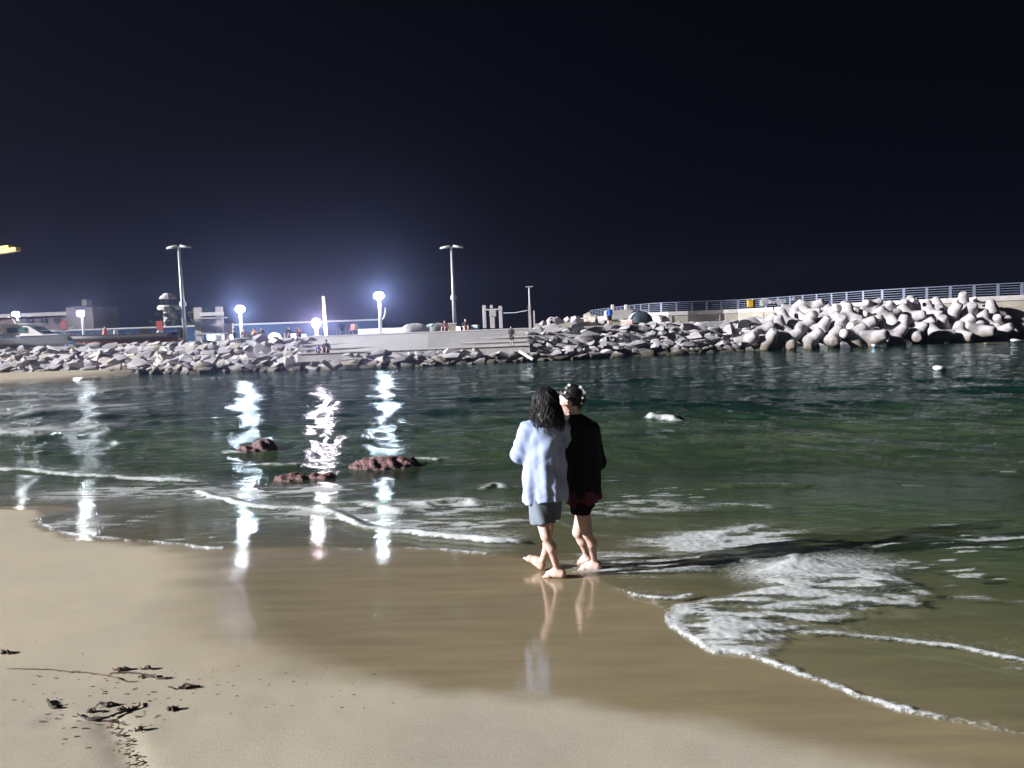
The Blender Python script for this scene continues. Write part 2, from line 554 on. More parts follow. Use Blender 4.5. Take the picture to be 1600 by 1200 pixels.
# travelling ripples and chop, longer waves farther out
amp_env = 0.15 * sstep(0.008, 0.1, depth0) + 0.85 * sstep(0.0, 0.6, depth0)
wave = np.zeros_like(WX)
wrng = np.random.RandomState(5)
dy_grid = np.maximum(0.014, 0.00042 * WY ** 2)
warp = [vnoise(WX * 0.35 + 7 * q, WY * 0.35, 50 + q) for q in range(3)]
for i in range(22):
    lam = 0.28 * (1.185 ** i)
    ang = R(238) + wrng.normal(0, 0.55)
    ph = wrng.uniform(0, 6.28)
    sl_ = 0.040 if lam < 1.2 else (0.024 if lam < 3 else 0.012)
    A = sl_ * lam / (2 * math.pi)
    fade = sstep(2.2, 5.0, lam / dy_grid)
    wx = WX + (warp[i % 3] - 0.5) * lam
    phs = (wx * math.cos(ang) + WY * math.sin(ang)) * 2 * math.pi / lam + ph
    gust = 0.45 + 1.1 * vnoise(WX * 0.25 / max(lam, .5) + 9 * i, WY * 0.3 / max(lam, .5), 70 + i)
    wave += A * fade * gust * (np.sin(phs) + 0.25 * np.cos(2 * phs))
small = np.clip(amp_env, 0.10 * sstep(0.0, 0.5, S), 1)
WZ = WZ + wave * small * 0.9
FOAM = np.zeros_like(WX)

def crest(px_pts, width, height, foam=1.0, back=0.35, lum=0.4, seed=0, endfade=0.12, dz=0.03, tail=0.5):
    """a breaking ridge: steep shoreward face, foam on it and trailing behind it"""
    pts = smooth_line([p[:2] for p in gpts(px_pts, dz, True)], 4)
    A = np.array(pts); m = width * 9 + 0.1
    sel = np.nonzero((WX > A[:, 0].min() - m) & (WX < A[:, 0].max() + m) & (WY > A[:, 1].min() - m) & (WY < A[:, 1].max() + m))
    X = WX[sel]; Y = WY[sel]
    t0 = A[-1] - A[0]; nrm = np.array([-t0[1], t0[0]])
    if nrm[1] < 0: nrm = -nrm
    d = np.full(X.shape, 1e9); par = np.zeros(X.shape); sgn = np.ones(X.shape); acc = 0.0
    for a, b2 in zip(A[:-1], A[1:]):
        e = b2 - a; L2 = e @ e + 1e-12
        n_ = np.array([-e[1], e[0]])
        if n_ @ nrm < 0: n_ = -n_
        t = np.clip(((X - a[0]) * e[0] + (Y - a[1]) * e[1]) / L2, 0, 1)
        dd = np.hypot(X - a[0] - t * e[0], Y - a[1] - t * e[1])
        mm = dd < d
        d = np.where(mm, dd, d); par = np.where(mm, acc + t * math.sqrt(L2), par)
        sgn = np.where(mm, np.sign((X - a[0]) * n_[0] + (Y - a[1]) * n_[1]), sgn)
        acc += math.sqrt(L2)
    L = acc
    s = d * sgn + (fbm(par * 3.0 + seed, par * 0 + seed, seed + 90, 3) - 0.5) * width * 1.2
    ends = sstep(0, endfade, par / L) * sstep(1, 1 - endfade, par / L) * np.exp(-(np.maximum(d - 4 * width, 0) / width) ** 2 * .2)
    prof = np.where(s < 0, np.exp(-(s / (width * 0.35)) ** 2), np.exp(-(s / (width * (0.6 + back))) ** 2))
    mod = 0.55 + 0.9 * fbm(par * 2.2 + seed * 3, par * 0 + 1.3, seed + 120, 2)
    WZ[sel] += 0.7 * height * prof * ends * mod
    fo = np.where(s < 0, np.exp(-(s / (width * 0.40)) ** 2), np.maximum(np.exp(-(s / (width * 0.7)) ** 2), tail * np.exp(-np.maximum(s, 0) / (width * 3.5))))
    lace = fbm(X * 8 / max(width * 5, .6) + seed, Y * 14 / max(width * 5, .6), seed + 7, 5)
    fo = fo * foam * ends * np.clip(mod, .6, 1.2) * (.25 + 1.5 * lace)
    FOAM[sel] = np.maximum(FOAM[sel], fo)

# breakers on the left, the long ridge in the middle, the edges at the sand
crest([(-150, 725), (0, 733), (45, 734), (110, 742), (170, 744), (240, 749), (300, 752), (330, 758)], 0.17, 0.07, 1.7, seed=1)
crest([(-200, 668), (-20, 676), (40, 680), (95, 681)], 0.7, 0.18, 1.1, seed=2, tail=.8)
crest([(-200, 640), (0, 648), (60, 650)], 1.2, 0.15, 0.8, seed=3, tail=.9)
crest([(-100, 612), (40, 616), (150, 612), (230, 606)], 1.4, 0.08, 0.7, seed=4, tail=.9)
crest([(300, 769), (350, 786), (400, 796), (470, 800), (520, 805), (555, 820), (600, 830), (660, 836), (740, 843), (830, 850)], 0.12, 0.06, 1.75, seed=5, endfade=.05, tail=.6)
crest([(505, 797), (560, 792), (610, 800), (640, 806)], 0.22, 0.05, 0.7, seed=6)
crest([(655, 795), (690, 789), (720, 790), (748, 795)], 0.2, 0.05, 0.75, seed=7)
crest([(750, 776), (775, 766), (795, 774)], 0.16, 0.05, 0.8, seed=8)
crest([(1240, 992), (1290, 988), (1400, 1003), (1500, 1014), (1560, 1026), (1610, 1036), (1750, 1060)], 0.06, 0.016, 0.85, seed=12, dz=.03, endfade=.03, tail=.4)
crest([(955, 919), (1000, 931), (1055, 938), (1090, 930)], 0.06, 0.02, 1.0, seed=13, dz=.01)
crest([(1085, 870), (1130, 868), (1165, 878), (1195, 885)], 0.10, 0.03, 0.9, seed=14)
crest([(1105, 846), (1140, 838), (1180, 830), (1205, 836)], 0.12, 0.02, 0.8, seed=15)
crest([(1040, 805), (1100, 800), (1160, 800), (1210, 808)], 0.2, 0.02, 0.6, seed=16)
crest([(1014, 648), (1030, 651), (1050, 654), (1068, 653)], 0.35, 0.17, 2.0, seed=17, tail=.2)
crest([(1130, 776), (1200, 770), (1270, 776)], 0.35, 0.04, 0.3, seed=18)
crest([(640, 716), (665, 716), (685, 718)], 0.15, 0.05, 1.1, seed=19)
crest([(345, 705), (375, 708), (395, 705)], 0.2, 0.05, 1.0, seed=20)
crest([(860, 812), (930, 836), (1050, 848)], 0.10, 0.02, 0.3, seed=21)
crest([(395, 725), (430, 727), (470, 726)], 0.2, 0.05, 0.8, seed=22)

# thin foam along the very edge of the swash
xl = at_sand(345, 859)[0]; xr = at_sand(1080, 1000)[0]
amt = np.where(WX < xl, 1.15, np.where(WX > xr, 1.1, 0.30 + .5 * sstep(.55, .7, fbm(WX * 1.3, WY * 2, 44, 2))))
ew = 0.018 + 0.030 * fbm(WX * 2.5, WY * 2.5, 46, 3) 
ef = np.exp(-(np.maximum(S - .012, 0) / ew) ** 2) * amt * np.clip(-.25 + 2.0 * fbm(WX * 4, WY * 4, 45, 4), 0, 1.4) * sstep(11, 9, WY)
FOAM = np.maximum(FOAM, ef); WZ = WZ + .006 * np.clip(ef, 0, 1) * (S > 0)
# churned white water washing over the left shallows
for (px, py, rx, ry, am) in ((20, 672, 3.2, 1.6, 1.0), (60, 640, 5.0, 3.0, .75), (-60, 625, 7.0, 5.0, .8), (110, 608, 6.0, 3.0, .55)):
    c = at_sand(px, py, .05, True)
    zz = np.exp(-((WX - c[0]) / rx) ** 2 - ((WY - c[1]) / ry) ** 2)
    FOAM = np.maximum(FOAM, zz * am * sstep(.40, .66, fbm(WX * .9, WY * .8, 47, 5)) * 1.3)

for (px, py, rx, ry, am) in ((600, 800, 1.3, .55, .75), (430, 775, 1.3, .6, .7), (700, 820, .9, .35, .6), (200, 770, 1.6, .8, .5), (120, 815, .9, .5, .45), (1130, 850, .7, .45, .8), (1000, 880, .6, .4, .55), (990, 800, 1.0, .5, .35)):
    c = at_sand(px, py, .03, True)
    zz = np.exp(-((WX - c[0]) / rx) ** 2 - ((WY - c[1]) / ry) ** 2)
    FOAM = np.maximum(FOAM, np.minimum(1.0, zz * 1.6) * am * (.40 + 1.5 * sstep(.36, .66, fbm(WX * 3.2, WY * 9 + WX, 48, 5))))

# the broad foam fan with the splash peak, right
fan = smooth_line([p[:2] for p in gpts([(1042, 976), (1058, 952), (1110, 936), (1178, 918), (1205, 885), (1235, 868), (1275, 884), (1340, 893), (1400, 903), (1445, 938), (1400, 958), (1290, 975), (1245, 1000), (1180, 1024), (1110, 1012), (1060, 995), (1042, 976)], .02)], 4)
fd, fp, fl = dist_line(WX, WY, fan)
fs = np.where(inside(WX, WY, fan), fd, -fd) + (fbm(WX * 3, WY * 5, 61, 4) - .5) * .25
bub = fbm(WX * 5 + 1.2 * fbm(WX * 3, WY * 3, 66, 2), WY * 11 + WX * 1.5, 63, 6)
bub2 = fbm(WX * 22, WY * 30, 64, 3)
fan_f = sstep(-0.05, 0.10, fs) * (0.28 + 1.15 * sstep(.38, .64, bub))
rim = np.exp(-((fs - 0.03) / 0.07) ** 2) * sstep(2.0, 1.0, WX - 0.0 * WY)
FOAM = np.maximum(FOAM, np.maximum(fan_f, rim))
WZ = WZ + sstep(-0.05, 0.25, fs) * (0.006 + 0.022 * bub + 0.004 * bub2)
pk = at_sand(1236, 898)
for (ox, oy, hgt, wl_, wr_, w2) in ((0, 0, .045, .16, .30, .06), (-.14, -.04, .025, .3, .25, .07), (.2, .03, .03, .25, .5, .07), (.05, .0, .025, .7, 1.0, .30)):
    ww = (WX - pk[0] - ox) + .05 * (fbm(WX * 12, WY * 12, 65, 3) - .5); w3 = WY - pk[1] - oy - .15 * ww + .05 * (fbm(WX * 7, WY * 2, 69, 2) - .5)
    tri = np.maximum(0, 1 - np.where(ww < 0, -ww / wl_, ww / wr_)) ** 1.2
    g_ = tri * np.exp(-(w3 / w2) ** 2)
    WZ = WZ + hgt * g_ * (0.8 + .4 * fbm(WX * 10, WY * 6, 67, 3))
    FOAM = np.maximum(FOAM, np.sqrt(g_) * 1.3)
# scattered foam flecks over the shallow water
shal = sstep(0.02, .1, S) * sstep(15, 9, WY)
fle = fbm(WX * 2.6, WY * 7.5, 41, 5)
zone = sstep(.5, .66, fbm(WX * .55, WY * .9, 43, 2))
FOAM = np.maximum(FOAM, shal * zone * sstep(.57, .76, fle) * 0.85)
flr = at_sand(1150, 850)
zr = np.exp(-((WX - flr[0]) / .8) ** 2 - ((WY - flr[1]) / .6) ** 2)
FOAM = np.maximum(FOAM, zr * sstep(.50, .66, fle) * 1.1)
FOAM *= sstep(-0.02, .01, S)
# fine lumps of foam
WZ = WZ + np.clip(FOAM, 0, 1) * 0.009 * (fbm(WX * 26, WY * 26, 81, 2) - .35) * sstep(14, 8, WY)
# outside the edge it dips under the sand
WZ = np.where(S < 0, sz + np.maximum(S * 0.4, -0.3) - 0.002, WZ)
depth = np.clip(WZ - sz, 0, 5)

M_sea = bpy.data.materials.new('sea_water'); M_sea.use_nodes = True
nt = M_sea.node_tree; N = nt.nodes; Lk = nt.links
for n_ in list(N):
    if n_.type == 'BSDF_PRINCIPLED': N.remove(n_)
out = [n_ for n_ in N if n_.type == 'OUTPUT_MATERIAL'][0]
tc = N.new('ShaderNodeTexCoord')
ad = N.new('ShaderNodeAttribute'); ad.attribute_name = 'depth'
af = N.new('ShaderNodeAttribute'); af.attribute_name = 'foam'
def math_(op, a=None, b_=None, v=None):
    m = N.new('ShaderNodeMath'); m.operation = op
    if a is not None: Lk.new(a, m.inputs[0])
    if b_ is not None: Lk.new(b_, m.inputs[1])
    if v is not None: m.inputs[1].default_value = v
    return m.outputs[0]
cmb = N.new('ShaderNodeCombineColor')
for i, kk in enumerate((3.9, 1.9, 3.2)):
    Lk.new(math_('EXPONENT', math_('MULTIPLY', ad.outputs['Fac'], v=-kk)), cmb.inputs[i])
tr = N.new('ShaderNodeBsdfTransparent'); Lk.new(cmb.outputs[0], tr.inputs['Color'])
df = N.new('ShaderNodeBsdfDiffuse')
nn = N.new('ShaderNodeTexNoise'); nn.inputs['Scale'].default_value = 0.35; nn.inputs['Detail'].default_value = 5
mpw = N.new('ShaderNodeMapping'); mpw.inputs['Scale'].default_value = (0.6, 2.2, 1)
Lk.new(tc.outputs['Object'], mpw.inputs['Vector']); Lk.new(mpw.outputs['Vector'], nn.inputs['Vector'])
cr = N.new('ShaderNodeValToRGB'); cr.color_ramp.elements[0].position = .35; cr.color_ramp.elements[1].position = .68
cr.color_ramp.elements[0].color = (0.002, 0.014, 0.011, 1); cr.color_ramp.elements[1].color = (0.006, 0.030, 0.021, 1)
Lk.new(nn.outputs['Fac'], cr.inputs['Fac'])
cs = N.new('ShaderNodeValToRGB'); cs.color_ramp.elements[0].position = .32; cs.color_ramp.elements[1].position = .68   # stirred-up silt over the shallows
cs.color_ramp.elements[0].color = (0.022, 0.052, 0.028, 1); cs.color_ramp.elements[1].color = (0.088, 0.125, 0.070, 1)
Lk.new(nn.outputs['Fac'], cs.inputs['Fac'])
sm = N.new('ShaderNodeMapRange'); sm.interpolation_type = 'SMOOTHSTEP'; sm.inputs['From Min'].default_value = 0.22; sm.inputs['From Max'].default_value = 1.15
sadd = N.new('ShaderNodeMath'); sadd.operation = 'MULTIPLY_ADD'; sadd.inputs[1].default_value = -0.35; Lk.new(nn.outputs['Fac'], sadd.inputs[0])
sad2 = N.new('ShaderNodeMath'); sad2.operation = 'ADD'; sad2.inputs[1].default_value = 0.175; Lk.new(ad.outputs['Fac'], sad2.inputs[0]); Lk.new(sad2.outputs[0], sadd.inputs[2])
Lk.new(sadd.outputs[0], sm.inputs['Value'])
cm = N.new('ShaderNodeMix'); cm.data_type = 'RGBA'; Lk.new(sm.outputs['Result'], cm.inputs['Factor']); Lk.new(cs.outputs['Color'], cm.inputs['A']); Lk.new(cr.outputs['Color'], cm.inputs['B'])
Lk.new(cm.outputs['Result'], df.inputs['Color'])
turb = math_('SUBTRACT', None, math_('EXPONENT', math_('MULTIPLY', ad.outputs['Fac'], v=-2.8)))
turb.node.inputs[0].default_value = 1.0
body = N.new('ShaderNodeMixShader'); Lk.new(turb, body.inputs[0]); Lk.new(tr.outputs[0], body.inputs[1]); Lk.new(df.outputs[0], body.inputs[2])
# ripples finer than the mesh
nb1 = N.new('ShaderNodeTexNoise'); nb1.inputs['Scale'].default_value = 7.0; nb1.inputs['Detail'].default_value = 4; nb1.inputs['Roughness'].default_value = .6
nb2 = N.new('ShaderNodeTexNoise'); nb2.inputs['Scale'].default_value = 1.5; nb2.inputs['Detail'].default_value = 5
mpb = N.new('ShaderNodeMapping'); mpb.inputs['Scale'].default_value = (0.8, 1.6, 1)
Lk.new(tc.outputs['Object'], mpb.inputs['Vector']); Lk.new(mpb.outputs['Vector'], nb1.inputs['Vector']); Lk.new(mpb.outputs['Vector'], nb2.inputs['Vector'])
hs = math_('MULTIPLY_ADD', nb2.outputs['Fac'], v=3.0); Lk.new(nb1.outputs['Fac'], hs.node.inputs[2])
nb3 = N.new('ShaderNodeTexNoise'); nb3.inputs['Scale'].default_value = 0.5; nb3.inputs['Detail'].default_value = 4; Lk.new(mpb.outputs['Vector'], nb3.inputs['Vector'])
dfar = N.new('ShaderNodeMapRange'); dfar.inputs['From Min'].default_value = 0.5; dfar.inputs['From Max'].default_value = 2.0; dfar.inputs['To Max'].default_value = 11.0
Lk.new(ad.outputs['Fac'], dfar.inputs['Value'])
h3 = math_('MULTIPLY_ADD', nb3.outputs['Fac'], dfar.outputs['Result']); Lk.new(hs, h3.node.inputs[2])
hsd = math_('MULTIPLY', h3, None)
dm = N.new('ShaderNodeMapRange'); dm.inputs['From Min'].default_value = 0.01; dm.inputs['From Max'].default_value = 0.22; dm.inputs['To Min'].default_value = 0.30; dm.inputs['To Max'].default_value = 1.0
Lk.new(ad.outputs['Fac'], dm.inputs['Value']); Lk.new(dm.outputs['Result'], hsd.node.inputs[1])
bp = N.new('ShaderNodeBump'); bp.inputs['Strength'].default_value = 0.42; bp.inputs['Distance'].default_value = 0.026
Lk.new(hsd, bp.inputs['Height'])
gl = N.new('ShaderNodeBsdfGlossy'); gl.inputs['Roughness'].default_value = 0.03
gl.inputs['Color'].default_value = (.60, .66, .68, 1)
Lk.new(bp.outputs['Normal'], gl.inputs['Normal'])
geo = N.new('ShaderNodeNewGeometry')   # a single sheet: the same air-to-water reflectance from either face
ior = N.new('ShaderNodeMapRange'); ior.inputs['To Min'].default_value = 1.22; ior.inputs['To Max'].default_value = 1 / 1.22
Lk.new(geo.outputs['Backfacing'], ior.inputs['Value'])
fr = N.new('ShaderNodeFresnel'); Lk.new(ior.outputs['Result'], fr.inputs['IOR']); Lk.new(bp.outputs['Normal'], fr.inputs['Normal'])
wat = N.new('ShaderNodeMixShader'); Lk.new(fr.outputs[0], wat.inputs[0]); Lk.new(body.outputs[0], wat.inputs[1]); Lk.new(gl.outputs[0], wat.inputs[2])
# foam
fdd = N.new('ShaderNodeBsdfDiffuse'); fdd.inputs['Color'].default_value = (0.60, 0.64, 0.68, 1)
fdt = N.new('ShaderNodeBsdfTranslucent'); fdt.inputs['Color'].default_value = (0.60, 0.64, 0.68, 1)
fd1 = N.new('ShaderNodeMixShader'); fd1.inputs[0].default_value = .35; Lk.new(fdd.outputs[0], fd1.inputs[1]); Lk.new(fdt.outputs[0], fd1.inputs[2])
nf = N.new('ShaderNodeTexNoise'); nf.inputs['Scale'].default_value = 42; nf.inputs['Detail'].default_value = 5; nf.inputs['Roughness'].default_value = .7
mpf = N.new('ShaderNodeMapping'); mpf.inputs['Scale'].default_value = (0.7, 1.2, 1)
Lk.new(tc.outputs['Object'], mpf.inputs['Vector']); Lk.new(mpf.outputs['Vector'], nf.inputs['Vector'])
ff = math_('MULTIPLY_ADD', nf.outputs['Fac'], v=2.0); Lk.new(math_('ADD', af.outputs['Fac'], v=-1.2), ff.node.inputs[2])
fm = N.new('ShaderNodeMapRange'); fm.interpolation_type = 'SMOOTHSTEP'; fm.inputs['From Min'].default_value = 0.0; fm.inputs['From Max'].default_value = 0.95; fm.inputs['To Max'].default_value = 0.92
Lk.new(ff, fm.inputs['Value'])
fin = N.new('ShaderNodeMixShader'); Lk.new(fm.outputs['Result'], fin.inputs[0]); Lk.new(wat.outputs[0], fin.inputs[1]); Lk.new(fd1.outputs[0], fin.inputs[2])
Lk.new(fin.outputs[0], out.inputs['Surface'])

ni, nj = WX.shape
I = np.arange(ni * nj).reshape(ni, nj)
Q = np.stack([I[:-1, :-1], I[1:, :-1], I[1:, 1:], I[:-1, 1:]], -1).reshape(-1, 4)
keep = (S.ravel()[Q] > -0.25).any(1)
Q = Q[keep]
used = np.zeros(ni * nj, bool); used[Q.ravel()] = True
remap = np.cumsum(used) - 1
sea = mesh_np('sea', np.stack([WX, WY, WZ], -1).reshape(-1, 3)[used], remap[Q], M_sea)
for nm, arr in (('depth', depth), ('foam', FOAM)):
    a_ = sea.data.attributes.new(nm, 'FLOAT', 'POINT'); a_.data.foreach_set('value', arr.ravel()[used].astype(np.float32))
tag(sea, kind='structure')

# ================================================================== the far side of the bay
M_conc = mat('concrete', (0.46, 0.44, 0.45), .9, var=.25, scale=.8, bump=.3, bscale=6)
M_conc2 = mat('parapet_concrete', (0.30, 0.28, 0.24), .9, var=.3, scale=.5, bump=.3, bscale=5)
M_pave = mat('quay_paving', (0.34, 0.34, 0.36), .9, var=.2, scale=.4)
STONE = [mat('pale_granite', (0.42, 0.405, 0.445), .9, var=.35, scale=2.2, bump=.6, bscale=9),
         mat('grey_granite', (0.35, 0.34, 0.375), .9, var=.35, scale=2.0, bump=.6, bscale=9),
         mat('buff_granite', (0.45, 0.41, 0.39), .9, var=.35, scale=2.4, bump=.6, bscale=9)]
M_algae = mat('algae_stained_stone', (0.085, 0.075, 0.045), .75, color2=(0.03, 0.032, 0.018), scale=2.5, bump=.6, bscale=9)
M_tetra = mat('tetrapod_concrete', (0.37, 0.355, 0.38), .9, var=.4, scale=1.2, bump=.35, bscale=7)
M_tetra_low = mat('waterline_concrete', (0.20, 0.16, 0.12), .85, color2=(0.06, 0.055, 0.035), scale=1.5, bump=.4, bscale=7)
M_white = mat('white_paint', (0.62, 0.63, 0.65), .5, var=.1, scale=3)
M_steel = mat('galvanised_steel', (0.40, 0.42, 0.46), .5, metal=.4, var=.15, scale=4)
M_rail = mat('blue_grey_rail', (0.14, 0.165, 0.24), .55, metal=.2, var=.2, scale=5)
M_blue = mat('blue_fence_paint', (0.035, 0.095, 0.21), .7, var=.3, scale=.7)
M_pink = mat('pink_plaster', (0.15, 0.11, 0.125), .9, var=.25, scale=.6)
M_cream = mat('cream_plaster', (0.16, 0.145, 0.125), .9, var=.25, scale=.6)
M_yellow = mat('yellow_paint', (0.62, 0.40, 0.03), .55, var=.15, scale=2)
M_orange = mat('orange_paint', (0.62, 0.13, 0.04), .6, var=.15)
M_red = mat('dark_red_paint', (0.28, 0.03, 0.03), .6, var=.2)
M_black = mat('black_rubber', (0.012, 0.011, 0.013), .6)
M_navy = mat('navy_fabric', (0.02, 0.035, 0.07), .8)
M_glass = mat('cabin_glass', (0.06, 0.14, 0.14), .1, spec=.8)
M_dark = mat('dark_fabric', (0.015, 0.015, 0.02), .9)
M_leaf = mat('foliage', (0.06, 0.10, 0.035), .8, var=.5, scale=3)
M_bark = mat('bark', (0.10, 0.075, 0.05), .9)
M_rock = mat('reddish_reef_rock', (0.17, 0.085, 0.085), .7, color2=(0.07, 0.035, 0.04), scale=7, bump=1.0, bscale=22)

def tide(m, lo, hi, c=(0.05, 0.045, 0.026)):
    """brown and green growth below the tide line, with a ragged upper limit"""
    nt_ = m.node_tree; bs = nt_.nodes['Principled BSDF']
    src = bs.inputs['Base Color'].links[0].from_socket
    g = nt_.nodes.new('ShaderNodeNewGeometry'); sp = nt_.nodes.new('ShaderNodeSeparateXYZ'); nt_.links.new(g.outputs['Position'], sp.inputs[0])
    no = nt_.nodes.new('ShaderNodeTexNoise'); no.inputs['Scale'].default_value = .9; no.inputs['Detail'].default_value = 4; nt_.links.new(g.outputs['Position'], no.inputs['Vector'])
    ma = nt_.nodes.new('ShaderNodeMath'); ma.operation = 'MULTIPLY_ADD'; ma.inputs[1].default_value = -1.3; nt_.links.new(no.outputs['Fac'], ma.inputs[0]); nt_.links.new(sp.outputs['Z'], ma.inputs[2])
    mr = nt_.nodes.new('ShaderNodeMapRange'); mr.interpolation_type = 'SMOOTHSTEP'; mr.inputs['From Min'].default_value = lo - .65; mr.inputs['From Max'].default_value = hi - .65
    mr.inputs['To Min'].default_value = .93; mr.inputs['To Max'].default_value = 0
    nt_.links.new(ma.outputs[0], mr.inputs['Value'])
    mi = nt_.nodes.new('ShaderNodeMix'); mi.data_type = 'RGBA'; nt_.links.new(mr.outputs['Result'], mi.inputs['Factor']); nt_.links.new(src, mi.inputs['A']); mi.inputs['B'].default_value = (*c, 1)
    nt_.links.new(mi.outputs['Result'], bs.inputs['Base Color'])
for m_ in STONE: tide(m_, .05, .75)
tide(M_tetra, 0.0, 1.15, (0.10, 0.08, 0.052))

QZ = 2.30

def quay_pt(px, py, z=0.05):
    return at_z(px, py, z)

front = [np.array(q_) for q_ in ((-23.2, 53.2, 0), (-15.4, 52.2, 0), (-6.8, 51.2, 0), (1.4, 52.0, 0), (9.8, 53.6, 0), (17.8, 55.2, 0), (22.8, 54.6, 0), (28.3, 54.2, 0), (38.0, 57.0, 0))]
f0 = front[0]
fl = [np.array([-140, 58.5, 0]), np.array([-60, 57.5, 0]), np.array([-42, 57.0, 0]), np.array([-34, 56.6, 0])] + front + [np.array([52, 61.0, 0]), np.array([130, 62.0, 0])]

def front_at(x):
    for a, b2 in zip(fl[:-1], fl[1:]):
        if a[0] <= x <= b2[0]:
            t_ = (x - a[0]) / (b2[0] - a[0]); return a[1] + (b2[1] - a[1]) * t_
    return 60.0

xs_l = -15.4; xs_r = 1.4; xt_l = 17.2; xt_r = 37.0
# quay body: paved platform with a sloped front core behind the stones
prof_x = sorted(set([-140, -100, -70] + list(np.linspace(-50, 60, 56)) + [90, 130]))
verts = []; faces = []
for x in prof_x:
    y0 = front_at(x) + (7.0 if x > xt_l + 1.5 else 0.0)
    verts += [(x, y0 + .5, -1.5), (x, y0 + 0.8, -0.1), (x, y0 + 3.1, QZ - .02), (x, 156, QZ - .02), (x, 156, -1.5)]
for k in range(len(prof_x) - 1):
    for j in range(4):
        faces.append((k * 5 + j, (k + 1) * 5 + j, (k + 1) * 5 + j + 1, k * 5 + j + 1))
quay = mesh_obj('quay', verts, faces, M_pave)
tag(quay, kind='structure')

# -------- stones
def stone_mesh(seed, flat=0.75):
    r = random.Random(seed)
    bm = bmesh.new()
    for _ in range(15):
        th = r.uniform(0, 6.283); zc = r.uniform(-1, 1); q = math.sqrt(max(0, 1 - zc * zc))
        k = 0.5 * r.uniform(.86, 1.05)
        p = Vector((q * math.cos(th), q * math.sin(th), zc))
        m = max(abs(p.x), abs(p.y), abs(p.z))
        p = p * (k * (0.62 + 0.38 / m * 0.85))
        bm.verts.new((p.x, p.y, p.z * flat))
    res = bmesh.ops.convex_hull(bm, input=bm.verts)
    for v in [v for v in bm.verts if not v.link_faces]: bm.verts.remove(v)
    bmesh.ops.dissolve_limit(bm, angle_limit=R(14), verts=bm.verts, edges=bm.edges)
    bmesh.ops.recalc_face_normals(bm, faces=bm.faces)
    me = bpy.data.meshes.new('stone'); bm.to_mesh(me); bm.free()
    me.polygons.foreach_set('use_smooth', [True] * len(me.polygons))
    me.set_sharp_from_angle(angle=R(38))
    return me

def stone_set(flat, mats, n=6):
    out = []
    for i in range(n):
        for m in mats:
            me = stone_mesh(100 + i * 7 + int(flat * 100), flat); me.materials.append(m); out.append(me)
    return out

SET_ROUGH = stone_set(.75, STONE); SET_FLAT = stone_set(.5, STONE[:2]); SET_BUFF = stone_set(.8, [STONE[2], STONE[1], M_algae]); SET_ALG = stone_set(.7, [M_algae])

def put_stone(parent, me, loc, size, rot):
    o = bpy.data.objects.new('stone', me); COL.objects.link(o)
    o.location = loc; o.scale = size; o.rotation_euler = rot; o.parent = parent
    return o

def revet(name, label, x0, x1, rows, dx, zlo, zhi, inset, sets, size, tilt, seed):
    r = random.Random(seed)
    root = empty(name, ((x0 + x1) / 2, front_at((x0 + x1) / 2), 0)); tag(root, label, 'revetment')
    base = Vector(root.location)
    for k in range(rows):
        f = k / max(rows - 1, 1)
        x = x0 + r.uniform(0, dx)
        while x < x1:
            s = size * r.choice((.7, .8, .95, 1.1, 1.45)) * r.uniform(.9, 1.1)
            z = zlo + (zhi - zlo) * f + r.uniform(-.08, .08)
            y = front_at(x) + .45 + inset * f + r.uniform(-.15, .15)
            me = r.choice(sets(f, r))
            put_stone(root, me, Vector((x, y, z)) - base, (s * r.uniform(1.05, 1.6), s * r.uniform(1.0, 1.3), s * r.uniform(.6, .85)),
                      (tilt * r.uniform(.6, 1.2), r.uniform(-.25, .25), r.uniform(-.5, .5) + r.choice((0, math.pi))))
            x += s * dx
    return root

revet('rock_revetment', 'slope of pale quarried boulders below the boats at the left', -44, xs_l + .6, 7, .92, 0.05, 2.14, 2.6,
      lambda f, r: (SET_ROUGH), .80, R(38), 1)
revet('rock_toe', 'low band of dark and pale boulders at the foot of the concrete steps', xs_l + .8, xs_r - .2, 3, .95, 0.05, .80, 1.1,
      lambda f, r: (SET_ROUGH), .85, R(35), 2)
revet('stone_revetment', 'slope of closely fitted pale flat stones with a dark algae band by the water', xs_r - .1, xt_l + 2.0, 8, .88, 0.0, 2.16, 2.7,
      lambda f, r: (SET_FLAT), .84, R(40), 3)

# -------- concrete steps
ya = front_at((xs_l + xs_r) / 2)
st_root = empty('concrete_steps', ((xs_l + xs_r) / 2, ya + 1.75, 0)); tag(st_root, 'long concrete seating steps leading down to the rocks in the middle of the quay', 'steps')
ang = math.atan2(front_at(xs_r) - front_at(xs_l), xs_r - xs_l)
Lst = (xs_r - xs_l) / math.cos(ang)
M_nose = mat('step_nosing', (0.55, 0.53, 0.55), .85, var=.2, scale=1.5)
zt = [1.15, 1.45, 1.75, 2.05, QZ + .03]
for k, z in enumerate(zt):
    dep = .55 if k else .9
    yo = (0 if k == 0 else .9 + .55 * (k - 1))
    if k == len(zt) - 1: dep = 1.2
    zb = .55 if k == 0 else zt[k - 1] - .1
    c = Vector((0.0, yo + dep / 2 + 0.002 * k, (z + zb) / 2))
    c = Matrix.Rotation(ang, 4, 'Z') @ c
    sh = -0.06 * k
    MB().box((c.x, c.y, c.z), (Lst + sh, dep, z - zb), ang).build('step', M_conc, st_root, bevel=.015)
    cn = Matrix.Rotation(ang, 4, 'Z') @ Vector((0.0, yo + .10, z + .02))
    MB().box((cn.x, cn.y, cn.z), (Lst + sh - .04, .36, .09), ang).build('nosing', M_nose, st_root)
wp = MB(); p0 = at_y(812, 549, ya + 1.0); p1 = at_y(833, 562, ya + .1)
wp.tube([p0, (p0 + p1) / 2, p1], .11, 8)
